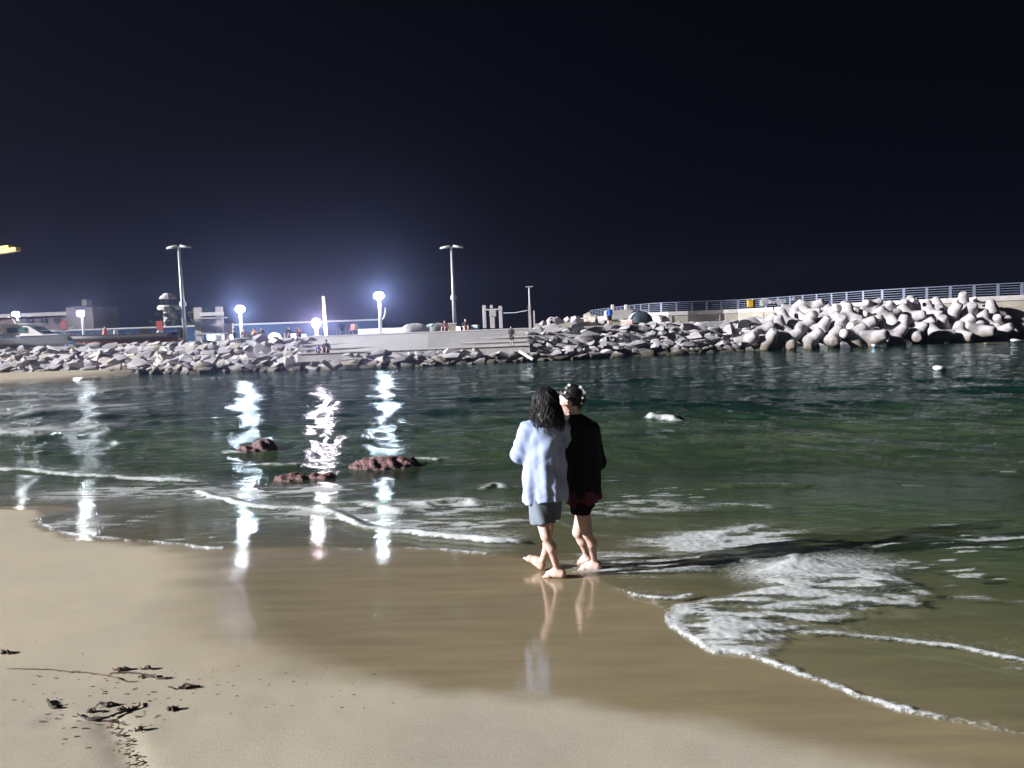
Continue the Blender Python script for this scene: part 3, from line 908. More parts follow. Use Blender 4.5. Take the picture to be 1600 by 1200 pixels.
tag(wp.build('drain_pipe', M_white), 'pale drain pipe slanting over the rocks at the right end of the steps', 'pipe')

# -------- parapet wall, railing, right
WZ1 = 3.62
wl = [(10.8, 140), (13.5, 112), (17.2, 89), (27.3, 88), (32.5, 78), (36.8, 70.5), (46, 66.5), (64, 64), (110, 63)]
pw = empty('parapet_wall', (30, 80, QZ)); tag(pw, 'long weathered concrete parapet wall behind the tetrapods', 'wall')
def wall_strip(name, pts, z0, z1, th, m, parent):
    off = Vector(parent.location)
    P = [Vector((p[0], p[1], 0)) for p in pts]
    rings = []
    for i, p in enumerate(P):
        t_ = (P[min(i + 1, len(P) - 1)] - P[max(i - 1, 0)]).normalized()
        n_ = Vector((-t_.y, t_.x, 0))
        rings.append([p - n_ * th / 2 + Vector((0, 0, z0)) - off, p + n_ * th / 2 + Vector((0, 0, z0)) - off, p + n_ * th / 2 + Vector((0, 0, z1)) - off, p - n_ * th / 2 + Vector((0, 0, z1)) - off])
    return MB().loft(rings).build(name, m, parent)
wls = [tuple(p) for p in smooth_line(wl, 5)]
wall_strip('wall_body', wls, QZ - .3, WZ1 - .45, .6, M_conc2, pw)
wall_strip('wall_cap', wls, WZ1 - .45, WZ1, .75, M_conc, pw)
# vertical pour joints as raised pilasters
def along(pts, step):
    P = [Vector((p[0], p[1], 0)) for p in pts]; out = []; carry = 0
    for a, b2 in zip(P[:-1], P[1:]):
        L = (b2 - a).length; s = carry
        while s < L:
            out.append((a + (b2 - a) * (s / L), (b2 - a).normalized())); s += step
        carry = s - L
    return out
for p, t_ in along(wls, 6.0):
    if p.x > 15 and p.x < 60:
        n_ = Vector((t_.y, -t_.x, 0))
        c = p + n_ * .33 - Vector(pw.location)
        MB().box((c.x, c.y, (WZ1 + QZ) / 2 - QZ - .25), (.12, .10, WZ1 - QZ - .5), math.atan2(t_.y, t_.x)).build('pilaster', M_conc2, pw)
rl = empty('guard_rail', (30, 80, WZ1)); tag(rl, 'blue grey metal guard rail along the top of the parapet wall', 'railing')
lo_ = Vector((30, 80, WZ1))
rp = [(Vector((p[0], p[1], WZ1)) - lo_) for p in wls if 12.5 < p[0] < 80]
for hz in (.2, .42, .64, .86, 1.08):
    MB().tube([p + Vector((0, 0, hz)) for p in rp], .035 if hz < 1 else .055, 6).build('rail', M_rail, rl, smooth=True)
post_me = None
for p, t_ in along([p for p in wls if 12.5 < p[0] < 80], 1.9):
    c = p - Vector((30, 80, 0))
    if post_me is None:
        po = MB().box((0, 0, .56), (.22, .10, 1.12)).build('post', M_rail, rl); post_me = po.data
    else:
        po = bpy.data.objects.new('post', post_me); COL.objects.link(po); po.parent = rl
    po.location = (c.x, c.y, 0); po.rotation_euler = (0, 0, math.atan2(t_.y, t_.x))

# concrete revetment face beyond the tetrapods
qf = empty('seaward_wall', (60, 61, 0)); tag(qf, 'sloping stained concrete quay face at the right edge beyond the tetrapods', 'wall')
o_ = Vector((60, 61, 0))
for k, (za, zb, ya_, yb_) in enumerate(((-.6, .5, 60.3, 60.9), (.53, 1.6, 61.2, 61.6), (1.63, 2.6, 61.8, 62.3))):
    rings = []
    for x in (xt_r + .5, 58, 72):
        rings.append([Vector((x, ya_, za)) - o_, Vector((x, 66, za)) - o_, Vector((x, 66, zb)) - o_, Vector((x, yb_, zb)) - o_])
    MB().loft(rings).build('course', (M_algae, M_conc2, M_conc2)[k], qf)

# -------- tetrapods
def tetra_f(P):
    dirs = [(0, 0, 1)] + [(math.cos(a) * .9428, math.sin(a) * .9428, -.3333) for a in (0, 2.0944, 4.18879)]
    d = None
    for q in dirs:
        a = cap(P, (0, 0, 0), tuple(.95 * v for v in q), .54, .38)
        # flattened leg end
        end = P[0] * q[0] + P[1] * q[1] + P[2] * q[2] - 1.20
        a = np.maximum(a, end)
        d = a if d is None else smin(d, a, .10)
    return d
tproto = sdf_obj('tetrapod', tetra_f, (-1.5, -1.5, -.9), (1.5, 1.5, 1.5), .085, M_tetra, relax=2)
me_t = tproto.data
me_tl = me_t.copy(); me_tl.materials.clear(); me_tl.materials.append(M_tetra_low)
spots = []
tr_ = random.Random(21)
def lerp(a, b2, t_): return a + (b2 - a) * t_
# rows from the water up
for k in range(13):
    px = lerp(1168, 1562, k / 12); spots.append((px, lerp(532, 517, k / 12) + tr_.uniform(-3, 3), 1.2 + tr_.uniform(-.3, .5), 0))
for k in range(13):
    px = lerp(1180, 1558, k / 12) + 8; spots.append((px, lerp(515, 505, k / 12) + tr_.uniform(-4, 4), 2.7 + tr_.uniform(-.4, .6), 1))
for k in range(12):
    px = lerp(1192, 1545, k / 11) + 4; spots.append((px, lerp(503, 488, k / 11) + tr_.uniform(-4, 4), 4.2 + tr_.uniform(-.4, .6), 2))
for k in range(9):
    px = lerp(1262, 1535, k / 8); spots.append((px, lerp(490, 480, k / 8) + tr_.uniform(-3, 3), 5.7 + tr_.uniform(-.4, .6), 3))
for k, (px, py) in enumerate(((1240, 484), (1268, 478), (1360, 478), (1415, 477), (1505, 473), (1535, 479))):
    spots.append((px, py, 6.4, 4))
ORD = ['first', 'second', 'third', 'fourth', 'fifth', 'sixth', 'seventh', 'eighth', 'ninth', 'tenth', 'eleventh', 'twelfth', 'thirteenth', 'fourteenth', 'fifteenth']
cnt_ = {}
for i, (px, py, Y, row) in enumerate(spots):
    o = tproto if i == 0 else link(tproto.copy())
    p = at_y(px, py + 3, 57.0); Yt = front_at(p[0]) + Y; p = at_y(px, py + 3, Yt)
    o.location = p
    o.rotation_euler = (tr_.uniform(0, 6.28), tr_.uniform(0, 6.28), tr_.uniform(0, 6.28))
    s = tr_.uniform(.92, 1.08) * (1.0 if row < 4 else .9); o.scale = (s, s, s)
    rn = ('tetrapod in the bottom row of the pile at the water', 'tetrapod in the second row of the pile above the water',
          'tetrapod in the middle row of the pile', 'tetrapod in the upper row of the pile under the guard rail',
          'tetrapod perched on the very top of the pile')[row]
    cnt_[row] = cnt_.get(row, 0) + 1
    rn = rn + ', ' + ORD[cnt_[row] - 1] + ' from the left'
    if i == 0: rn = 'leftmost tetrapod of the pile, beside the fitted stone slope'
    if (px, py) == (1240, 484): rn = 'leftmost of the tetrapods perched on top, one leg raised'
    tag(o, rn, 'tetrapod', 'tetrapods piled along the breakwater')

# -------- things on the wall and in the water at the right
def at_wall(px, py):
    # where the view ray meets the line of the wall (searched along it)
    best = None
    for a, b2 in zip(wls[:-1], wls[1:]):
        for t_ in np.linspace(0, 1, 20):
            q = (a[0] + (b2[0] - a[0]) * t_, a[1] + (b2[1] - a[1]) * t_)
            r_ = at_y(px, py, q[1])
            e = abs(r_[0] - q[0])
            if best is None or e < best[0]: best = (e, r_)
    return best[1]
p = at_wall(1170, 474)
yb = empty('yellow_lifebuoy_box', (p[0], p[1] - .5, WZ1)); tag(yb, 'small yellow rescue box hung on the guard rail', 'box')
MB().box((0, 0, .55), (.62, .35, .75)).build('case', M_yellow, yb, bevel=.04)
MB().box((0, 0, .95), (.70, .42, .06)).build('lid', M_yellow, yb)
MB().box((0, 0, .08), (.12, .12, .18)).build('foot', M_steel, yb)
p = at_wall(1212, 473)
bn = empty('folded_banner', (p[0], p[1] - .5, WZ1)); tag(bn, 'long pale cloth banner sagging along the guard rail right of the yellow box', 'banner')
rings = []
for k in range(13):
    x = -1.9 + 3.8 * k / 12; w = .30 + .16 * math.sin(k * 1.1) - .012 * k; c = .5 + .10 * math.sin(k * .7) + .02 * k
    rings.append([(x, -.06 - .05 * math.sin(k * 1.7), c - w), (x, .05, c - w * .9), (x, .04, c + w), (x, -.06, c + w * .9)])
MB().loft(rings).build('cloth', mat('banner_cloth', (.42, .43, .47), .9, var=.2), bn)
p = at_wall(1188, 473)
sg_ = empty('notice_board', (p[0], p[1] - .48, WZ1)); tag(sg_, 'small square grey notice board on the rail between yellow box and banner', 'sign')
MB().box((0, 0, .6), (.62, .06, .7)).build('panel', M_steel, sg_); MB().box((0, .06, .4), (.08, .06, .8)).build('post', M_rail, sg_)

M_foamw = mat('white_styrofoam', (.80, .82, .84), .8)
M_purple = mat('violet_cloth', (.10, .08, .32), .9)
def float_(name, px, py, Y, r, label, m=M_foamw, cat='float', rot=0.2):
    p = at_y(px, py, Y)
    o = MB().ball((0, 0, 0), r, 12, 7).build(name, m, smooth=True, loc=tuple(p)); o.rotation_euler = (0, rot, rot * 2)
    return tag(o, label, cat)
def slab(name, px, py, Y, d, label, m=M_foamw, cat='debris', rot=(.2, .2, .3)):
    p = at_y(px, py, Y)
    o = MB().box((0, 0, 0), d).build(name, m, loc=tuple(p), bevel=min(d) * .3); o.rotation_euler = rot
    return tag(o, label, cat)
slab('foam_block', 1429, 470, 59.6, (.62, .3, .28), 'bright white foam block on top of the tetrapods right of the middle')
slab('foam_block', 1493, 471, 61, (.50, .3, .28), 'bright white foam block leaning left of the tallest raised tetrapod leg', rot=(.3, -.5, .2))
slab('foam_block', 1521, 468, 61.5, (.55, .3, .30), 'bright white foam block right of the tallest raised tetrapod leg', rot=(.2, -.45, .1))
slab('foam_block', 1371, 500, 56.2, (.45, .25, .2), 'small white foam block on violet cloth among the tetrapods')
cl = at_y(1366, 506, 56.3)
MB().loft([[(cl[0] - .3 + .25 * k, cl[1] + .05 * (k % 2), cl[2] + .6 - .33 * k), (cl[0] + .05 + .28 * k, cl[1] + .12, cl[2] + .55 - .33 * k), (cl[0] + .05 + .28 * k, cl[1] + .16, cl[2] + .52 - .33 * k), (cl[0] - .3 + .25 * k, cl[1] + .1, cl[2] + .57 - .33 * k)] for k in range(4)]).build('violet_cloth', M_purple)
tag(bpy.data.objects['violet_cloth'], 'strip of violet cloth caught between the tetrapods', 'cloth')
slab('foam_block', 1386, 529, 54.2, (.38, .2, .30), 'white foam chunk at the waterline before the tetrapods', rot=(.3, .6, .2))
q = at_z(1372, 541, 0.04); slab('floating_bag', 1372, 541, q[1], (1.0, .3, .16), 'pale blue plastic bag floating before the tetrapods', mat('pale_blue_plastic', (.45, .66, .78), .4))
q = at_z(1468, 577, 0.04); float_('white_float', 1468, 576, q[1], (.33, .2, .12), 'small white float alone on the dark water below the tetrapods')
q = at_z(1592, 534, 0.05); float_('white_float', 1592, 534, q[1], (.9, .25, .16), 'long white float at the right edge by the quay face')
q = at_z(1550, 537, 0.02); slab('drift_plank', 1556, 537, q[1], (1.7, .3, .14), 'brown plank drifting near the quay face', M_bark, 'plank', (.05, .05, .1))

# -------- boulders behind the fitted stones, centre right
M_boul = STONE[1]
br_ = random.Random(8)
for k in range(15):
    px = lerp(850, 1012, k / 14) + br_.uniform(-3, 3); py = lerp(505, 492, k / 14) + br_.uniform(-2, 2); Y = 92 + br_.uniform(-2, 2)
    p = at_y(px, py, Y)
    o = bpy.data.objects.new('boulder', br_.choice(SET_ROUGH)); link(o)
    s = br_.uniform(1.0, 1.7); o.location = p; o.scale = (s * 1.2, s, s * 1.1); o.rotation_euler = (br_.uniform(0, 3), br_.uniform(0, 3), br_.uniform(0, 3))
    tag(o, 'grey boulder behind the quay between lamp pole and tent, ' + ORD[k] + ' from the left', 'boulder', 'boulders heaped behind the quay')
bank = MB()
rg = []
for k in range(8):
    p = at_y(lerp(835, 1030, k / 7), 513, 93)
    rg.append([(p[0], 90.8, QZ - .3), (p[0], 96, QZ - .3), (p[0], 95, QZ + .55 + .1 * math.sin(k * 2)), (p[0], 91.8, QZ + .5 + .1 * math.sin(k))])
bank.loft(rg); tag(bank.build('low_bank_wall', M_conc2), 'low buff concrete wall in front of the boulders, centre right', 'wall')

def posts_gate(name, label, px0, px1, ytop, ybot, Y, parts):
    pb = at_y((px0 + px1) / 2, ybot, Y)
    root = empty(name, (pb[0], Y, QZ)); tag(root, label, 'monument')
    for (nm, xa, xb, ya, yb2, th, m) in parts:
        a = at_y(xa, yb2, Y); b2 = at_y(xb, ya, Y)
        MB().box(((a[0] + b2[0]) / 2 - pb[0], 0.0, (a[2] + b2[2]) / 2 - QZ), (abs(b2[0] - a[0]), th, abs(b2[2] - a[2]))).build(nm, m, root, bevel=.03)
    return root
posts_gate('stone_gate', 'weathered stone frame gate with carved middle figure left of the slim lamp pole', 755, 786, 477, 512, 84,
           [('pillar', 755, 759, 477, 513, .5, M_conc), ('pillar', 780.5, 784.5, 478, 513, .5, M_conc), ('lintel', 755, 785, 482, 485.5, .6, M_conc),
            ('carved_block', 765, 775, 484, 495, .55, M_conc), ('carved_base', 766.5, 773, 495, 513, .45, M_conc), ('finial', 766, 770, 476.5, 482, .4, M_conc)])
posts_gate('concrete_platform', 'pale concrete platform with two stub posts behind the person in blue', 947, 985, 476, 508, 90,
           [('deck', 946, 985, 484, 500, 2.0, M_conc), ('post', 955, 959, 476, 484, .4, M_white), ('post', 976, 980, 476, 484, .4, M_white), ('base', 950, 982, 500, 512, 1.6, M_conc2)])
# slim lamp pole with a rope
p = at_y(829, 512, 80)
lp = empty('slim_lamp_pole', (p[0], 80, QZ)); tag(lp, 'slim unlit lamp pole with short crossbar, centre, right of the stone gate', 'lamp pole')
tp_ = at_y(826, 448, 80)
MB().tube([(0, 0, 0), (0, 0, tp_[2] - QZ)], [.14, .09], 8).build('pole', M_steel, lp)
MB().box((0, 0, tp_[2] - QZ), (.75, .2, .12)).build('crossbar', M_steel, lp)
MB().box((-.05, 0, 1.3), (.25, .3, 2.4)).build('sleeve', M_conc, lp); MB().box((.42, 0, .95), (.16, .2, 1.9)).build('stub_post', M_conc, lp)
a = at_y(785, 489, 84); b2 = at_y(824, 485, 80.2)
tag(MB().tube([a, (a + b2) / 2 - np.array([0, 0, .12]), b2], .035, 6).build('slack_rope', M_steel), 'slack rope between the stone gate and the slim lamp pole', 'rope')

# -------- tall twin-head masts
def mast(px_b, py_b, px_t, py_t, Y, label):
    pb = at_y(px_b, py_b, Y); pt = at_y(px_t, py_t, Y)
    root = empty('light_mast', (pb[0], Y, QZ)); tag(root, label, 'light mast', 'tall twin head light masts on the quay')
    h = pt[2] - QZ
    MB().tube([(0, 0, 0), (0, 0, h * .5), (0, 0, h)], [.19, .15, .11], 10).build('pole', M_steel, root, smooth=True)
    MB().tube([(0, 0, h * .38), (0, 0, h * .38 + .35)], .27, 10).build('collar', M_steel, root)
    MB().box((0, 0, h - .02), (1.1, .16, .12)).build('arm', M_steel, root)
    for s in (-1, 1):
        rings = []
        for k in range(7):
            x = s * (.14 + .86 * k / 6); w = .26 * math.sin(math.pi * (k + .6) / 7.2) + .03; zt_ = h + .14 - .03 * k
            rings.append([(x, -w, zt_ - .10), (x, w, zt_ - .10), (x, w * .6, zt_ + .04), (x, -w * .6, zt_ + .04)])
        lh = MB().loft(rings).build('lamp_head', M_white, root)
        MB().box((s * .55, 0, h - .065), (.5, .3, .02)).build('lens', mat('lamp_lens', (.7, .72, .75), .3), lh)
    return root
mast(290, 536, 278, 386, 62.5, 'tall unlit twin head mast behind the dark boat at the left')
mast(711, 515, 707, 386, 64.5, 'tall unlit twin head mast behind the concrete steps')

# -------- lit lamps
def emis(name, c, s):
    m = bpy.data.materials.new(name); m.use_nodes = True
    nt_ = m.node_tree; nt_.nodes.remove(nt_.nodes['Principled BSDF'])
    e = nt_.nodes.new('ShaderNodeEmission'); e.inputs['Color'].default_value = (*c, 1); e.inputs['Strength'].default_value = s
    nt_.links.new(e.outputs[0], [n_ for n_ in nt_.nodes if n_.type == 'OUTPUT_MATERIAL'][0].inputs['Surface'])
    return m
LS = 110.0
E_cool = emis('cool_lamp', (.80, .90, 1.0), LS)
E_warm = emis('warm_lamp', (1.0, .80, .86), LS)
E_pale = emis('floodlamp', (.95, .97, 1.0), LS * .5)
def lit_lamp(px, py, Y, r, em, label, base_py, flat=1.0, name='quay_lamp', pole=True):
    p = at_y(px, py, Y)
    root = empty(name, (p[0], Y, QZ)); tag(root, label, 'lamp', 'lit lamps on the quay')
    h = p[2] - QZ
    if pole:
        MB().tube([(0, 0, 0), (0, 0, h - r * flat)], [.16, .12], 10).build('pole', M_white, root, smooth=True)
        MB().box((0, 0, .06), (.7, .7, .12)).build('foot', M_white, root)
        MB().tube([(0, 0, h + r * flat * .9), (0, 0, h + r * flat * 1.25)], [r * .8, r * .25], 12).build('cap', M_white, root)
    MB().ball((0, 0, h), (r, r, r * flat), 12, 8).build('globe', em, root, smooth=True)
    return root
lit_lamp(592, 462, 66, .42, E_cool, 'brightest white globe lamp on a short white post behind the steps', 523, .75)
lit_lamp(375, 483, 72, .42, E_cool, 'white globe lamp right of the stone lookout frame', 507, .75)
lit_lamp(494, 505, 68, .40, E_warm, 'pinkish white low lamp beside the leaning white pole', 530)
for (px, py, lb) in ((26, 492, 'bright floodlight above the white motorboat at the left edge'), (127, 490, 'bright floodlight in front of the cream block')):
    p = at_y(px, py, 68.5)
    root = empty('floodlight_post', (p[0], 68.5, QZ)); tag(root, lb, 'floodlight', 'lit lamps on the quay')
    h = p[2] - QZ
    MB().tube([(0, .1, 0), (0, .1, h + .3)], .10, 8).build('post', M_steel, root)
    MB().box((0, 0, h), (.62, .16, .50)).build('housing', M_steel, root)
    MB().box((0, -.14, h), (.56, .10, .44)).build('lamp_face', E_pale, root, bevel=.03)
# leaning white pole
a = at_y(505, 463, 70); b2 = at_y(509, 512, 70)
tag(MB().tube([(b2[0], 70, QZ), (a[0], 70, a[2])], [.17, .14], 8).build('white_pole', M_white), 'plain white pole right above the pinkish lamp', 'pole')

# -------- blue fence, buildings at the left
bf = empty('blue_fence', (-40, 78, QZ)); tag(bf, 'long blue painted fence wall running behind the boats and lamps', 'fence')
bl = [(-110, 74), (-60, 75), (-40, 77), (-14.2, 82)]
of_ = Vector(bf.location)
P0 = along(bl, 2.44)
M_blue2 = mat('blue_fence_panel', (0.03, 0.08, 0.19), .7, var=.35, scale=.9)
for i, (p, t_) in enumerate(P0):
    if p.x < -75: continue
    c = p - Vector((of_.x, of_.y, 0))
    MB().box((c.x, c.y, .78), (2.40, .08, 1.5), math.atan2(t_.y, t_.x)).build('panel', M_blue if i % 3 else M_blue2, bf)
rp = [Vector((p[0], p[1], 0)) - Vector((of_.x, of_.y, 0)) for p in bl]
MB().tube([p + Vector((0, 0, 1.60)) for p in rp], .10, 6).build('top_rail', M_white, bf)
e_ = rp[-1]
MB().tube([e_ + Vector((0, 0, 1.6)), e_ + Vector((.25, 0, 1.75)), e_ + Vector((.45, 0, 2.3)), e_ + Vector((.5, 0, 2.9))], .09, 6).build('bent_pipe', M_white, bf)

def pxbox(root, nm, xa, xb, ya, yb2, Y, th, m, dy=0.0, zfloor=None, bevel=0):
    a = at_y(xa, yb2, Y); b2 = at_y(xb, ya, Y); L_ = Vector(root.location)
    z0 = a[2] if zfloor is None else zfloor
    return MB().box(((a[0] + b2[0]) / 2 - L_.x, Y + dy + th / 2 - L_.y, (z0 + b2[2]) / 2 - L_.z), (abs(b2[0] - a[0]), th, b2[2] - z0)).build(nm, m, root, bevel=bevel)
pb = at_y(60, 520, 92)
hb = empty('harbour_building', (pb[0], 92, QZ)); tag(hb, 'low pink harbour building with a cream end block, far left', 'building')
pxbox(hb, 'wall', -60, 128, 493, 520, 92, 7, M_pink, zfloor=QZ)
rf_ = pxbox(hb, 'roof_edge', -61, 128.5, 491.5, 493.2, 91.8, 7.4, M_conc)
pxbox(hb, 'end_block', 106, 144, 479, 520, 91.5, 6, M_cream, zfloor=QZ)
pxbox(hb, 'end_block_roof', 105.5, 144.5, 477.5, 479, 91.3, 6.4, M_conc)
pxbox(hb, 'roof_turret', 128, 135, 468, 477.5, 92, 1, M_cream)
wd = mat('dark_window', (.03, .035, .05), .2)
for xa in (-30, 40, 62, 84):
    wi = pxbox(hb, 'window', xa, xa + 10, 497, 505, 91.94, .12, wd)
# lookout tower with trees
pb = at_y(265, 500, 108)
lt = empty('lookout_tower', (pb[0], 108, QZ)); tag(lt, 'small white roofed lookout tower standing above the trees', 'tower')
L_ = Vector(lt.location)
def zpx(px, py, Y): return at_y(px, py, Y)[2] - QZ
MB().tube([(0, 0, 0), (0, 0, zpx(265, 484, 108))], [.9, .75], 12).build('shaft', M_conc, lt)
MB().tube([(0, 0, zpx(265, 484, 108)), (0, 0, zpx(265, 480, 108)), (0, 0, zpx(265, 477, 108))], [1.5, 1.6, 1.35], 14).build('gallery', M_white, lt)
for k in range(6):
    a_2 = k * math.pi / 3 + .2
    MB().tube([(1.1 * math.cos(a_2), 1.1 * math.sin(a_2), zpx(265, 477, 108)), (1.0 * math.cos(a_2), 1.0 * math.sin(a_2), zpx(265, 467, 108))], .08, 6).build('column', M_dark, lt)
MB().tube([(0, 0, zpx(265, 467, 108)), (0, 0, zpx(265, 462, 108))], [1.25, 1.0], 14).build('cabin', M_conc, lt)
MB().tube([(0, 0, zpx(265, 462, 108)), (0, 0, zpx(265, 458, 108))], [.85, .5], 14).build('roof', M_white, lt)

def tree(px, py_top, py_bot, Y, w, label, seed):
    r = random.Random(seed)
    pb = at_y(px, py_bot, Y); ztop = at_y(px, py_top, Y)[2]
    root = empty('tree', (pb[0], Y, QZ)); tag(root, label, 'tree', 'small trees behind the fence')
    h = ztop - QZ
    t_ = MB().tube([(0, 0, 0), (.1, 0, h * .4), (-.05, .1, h * .8)], [.13, .09, .03], 7)
    for k in range(5):
        a_2 = r.uniform(0, 6.28)
        t_.tube([(.05, 0, h * (.35 + .08 * k)), (w * .5 * math.cos(a_2), w * .5 * math.sin(a_2), h * (.55 + .08 * k))], [.05, .015], 5)
    t_.build('trunk', M_bark, root)
    lv = MB()
    cl_ = [(r.gauss(0, w * .35), r.gauss(0, w * .35), h * r.uniform(.45, .95), r.uniform(.25, .5) * w * .8) for _ in range(9)]
    for _ in range(1100):
        c = r.choice(cl_)
        v = Vector((r.gauss(0, 1), r.gauss(0, 1), r.gauss(0, 1))).normalized() * c[3] * r.uniform(.5, 1.05)
        p = Vector(c[:3]) + Vector((v.x, v.y, v.z * .7))
        a_2 = Vector((r.gauss(0, 1), r.gauss(0, 1), r.gauss(0, 1))).normalized() * .13
        b_2 = Vector((r.gauss(0, 1), r.gauss(0, 1), r.gauss(0, 1))).normalized() * .08
        i = len(lv.v); lv.v += [tuple(p - a_2), tuple(p + b_2), tuple(p + a_2), tuple(p - b_2)]; lv.f.append((i, i + 1, i + 2, i + 3))
    lv.build('crown', M_leaf, root)
tree(254, 482, 506, 100, 1.5, 'small bushy tree left of the tall mast, under the lookout tower', 1)
tree(272, 480, 506, 99, 1.7, 'small bushy tree straight below the lookout tower', 2)
tree(303, 485, 506, 98, 1.5, 'small tree just left of the stone lookout frame', 3)
tree(318, 480, 506, 99, 1.3, 'small tree behind the stone lookout frame', 4)
# stone lookout frame
pb = at_y(328, 536, 65)
lf = empty('stone_lookout', (pb[0], 65, QZ)); tag(lf, 'square stone lookout frame with two posts and a white board, beside the tall left mast', 'lookout')
pxbox(lf, 'post', 306, 312, 480, 537, 64.6, .4, M_conc, zfloor=QZ); pxbox(lf, 'post', 340, 345.5, 479, 537, 64.6, .4, M_conc, zfloor=QZ)
pxbox(lf, 'stone_panel', 311.5, 341, 499, 519, 64.8, .35, STONE[1]); pxbox(lf, 'beam', 303, 352, 519, 523, 64.5, .6, M_conc)
pxbox(lf, 'beam', 303, 352, 495, 499, 64.5, .6, M_conc); pxbox(lf, 'white_board', 312.5, 349, 487, 494, 64.5, .1, M_white)
pxbox(lf, 'side_wall', 352, 362, 505, 537, 65, .5, M_conc, zfloor=QZ)
# yellow jib, upper left
pa = at_y(28, 387, 56); 
yj = empty('yellow_crane', (pa[0] - 9, 56 + 5, QZ)); tag(yj, 'end of a yellow crane jib reaching in at the upper left edge', 'crane')
L_ = Vector(yj.location); e = Vector(pa) - L_
MB().tube([(0, 0, 0), (0, 0, e.z + .8)], [.5, .4], 12).build('mast', M_yellow, yj)
d3 = Vector((e.x, e.y, 0)).normalized(); n3 = Vector((-d3.y, d3.x, 0))
rings = []
for s, hh_ in ((-.3, .75), (.80, .55), (.905, .52), (.91, .32), (1.0, .30)):
    c = d3 * Vector((e.x, e.y, 0)).length * s
    rings.append([c + n3 * .18 + Vector((0, 0, e.z - .26)), c - n3 * .18 + Vector((0, 0, e.z - .26)), c - n3 * .18 + Vector((0, 0, e.z - .26 + hh_ * 1.0)), c + n3 * .18 + Vector((0, 0, e.z - .26 + hh_ * 1.0))])
MB().loft(rings).build('jib', M_yellow, yj)

# -------- boats on the quay
def hull_rings(L, Wd, H, n=12, sheer=.25, bow=.9, keel=0.0):
    rings = []
    for k in range(n + 1):
        t_ = k / n; x = -L / 2 + L * t_
        w = Wd / 2 * (1 - max(0, (t_ - .45) / .55) ** 2.2 * bow) * (.86 + .14 * min(1, t_ * 4))
        top = H + sheer * max(0, t_ - .4) ** 1.5
        kz = keel + .75 * H * max(0, (t_ - .72) / .28) ** 2
        ch = max(kz + .02, H * .38 + .2 * H * t_)
        rings.append([(x, 0, kz), (x, -w * .72, ch), (x, -w, top), (x, w, top), (x, w * .72, ch)])
    return rings
pb = at_y(30, 546, 61.2)
wb = empty('white_motorboat', (pb[0], 62.6, QZ + .02), R(-4)); tag(wb, 'white cabin motorboat parked on the quay at the left edge', 'boat')
MB().loft(hull_rings(8.6, 2.4, .85)).build('hull', M_white, wb)
MB().box((-.4, 0, 1.02), (7.4, 2.0, .06)).build('deck', M_white, wb)
cab = MB().loft([[(-1.7, -.9, 1.0), (-1.7, .9, 1.0), (-1.85, .8, 1.95), (-1.85, -.8, 1.95)], [(.5, -.9, 1.0), (.5, .9, 1.0), (.4, .78, 1.92), (.4, -.78, 1.92)], [(1.9, -.8, 1.0), (1.9, .8, 1.0), (.75, .70, 1.80), (.75, -.70, 1.80)]]).build('cabin', M_white, wb)
for xa, xb in ((-1.2, -.35), (-.2, .45)):
    MB().loft([[(xa, -.93, 1.28), (xb, -.93, 1.28), (xb - .05, -.87, 1.72), (xa - .05, -.87, 1.72)], [(xa, -.89, 1.28), (xb, -.89, 1.28), (xb - .05, -.83, 1.72), (xa - .05, -.83, 1.72)]]).build('window', M_glass, cab)
MB().loft([[(1.72, -.6, 1.15), (1.72, .6, 1.15), (.92, .55, 1.72), (.92, -.55, 1.72)], [(1.78, -.6, 1.17), (1.78, .6, 1.17), (.98, .55, 1.74), (.98, -.55, 1.74)]]).build('windscreen', M_glass, cab)
MB().box((-.7, 0, 2.0), (2.8, 1.8, .08)).build('cabin_roof', M_white, cab)
MB().tube([(-.9, 0, 2.0), (-1.15, 0, 2.4), (-1.35, 0, 2.6)], [.16, .13, .12], 8).build('mast_stub', M_white, cab)
MB().tube([(-1.35, 0, 2.6), (-1.35, 0, 2.72)], .32, 12).build('radar_dome', M_white, cab)
rr_ = MB()
rr_.tube([(1.8, -.85, 1.35), (3.2, -.45, 1.5), (4.1, 0, 1.6), (3.2, .45, 1.5), (1.8, .85, 1.35)], .025, 5)
for q_ in ((1.8, -.85), (3.2, -.45), (3.2, .45), (1.8, .85)): rr_.tube([(q_[0], q_[1], .95), (q_[0], q_[1], 1.45)], .02, 5)
rr_.build('bow_rail', M_steel, wb)

pb = at_y(200, 542, 62.5)
db = empty('black_dinghy', (pb[0], 62.3, QZ + .05), R(180 + 3)); tag(db, 'long black inflatable boat with an orange keel stripe before the blue fence', 'boat')
tb = MB()
for s in (-1, 1):
    pts = []
    for k in range(12):
        t_ = k / 11; x = -4.6 + 9.2 * t_; y = s * (.85 if t_ < .6 else .85 * (1 - ((t_ - .6) / .4) ** 2.2)); pts.append((x, y, .52 + .30 * max(0, t_ - .55) ** 1.2))
    tb.tube(pts, [.30] * 10 + [.27, .22], 10)
tb.build('tubes', M_black, db, smooth=True)
MB().loft([[(-4.4 + 8.6 * t_, 0, .02 + .45 * max(0, t_ - .75) * 2), (-4.4 + 8.6 * t_, -.7 * (1 - max(0, t_ - .6) ** 1.5 * 3.3), .3), (-4.4 + 8.6 * t_, .7 * (1 - max(0, t_ - .6) ** 1.5 * 3.3), .3)] for t_ in np.linspace(0, 1, 9)]).build('keel', M_orange, db)
MB().box((-4.5, 0, .75), (.3, .5, .9)).build('outboard_motor', M_dark, db)
MB().box((-1.6, 0, .85), (.7, .6, .7)).build('console', M_dark, db)

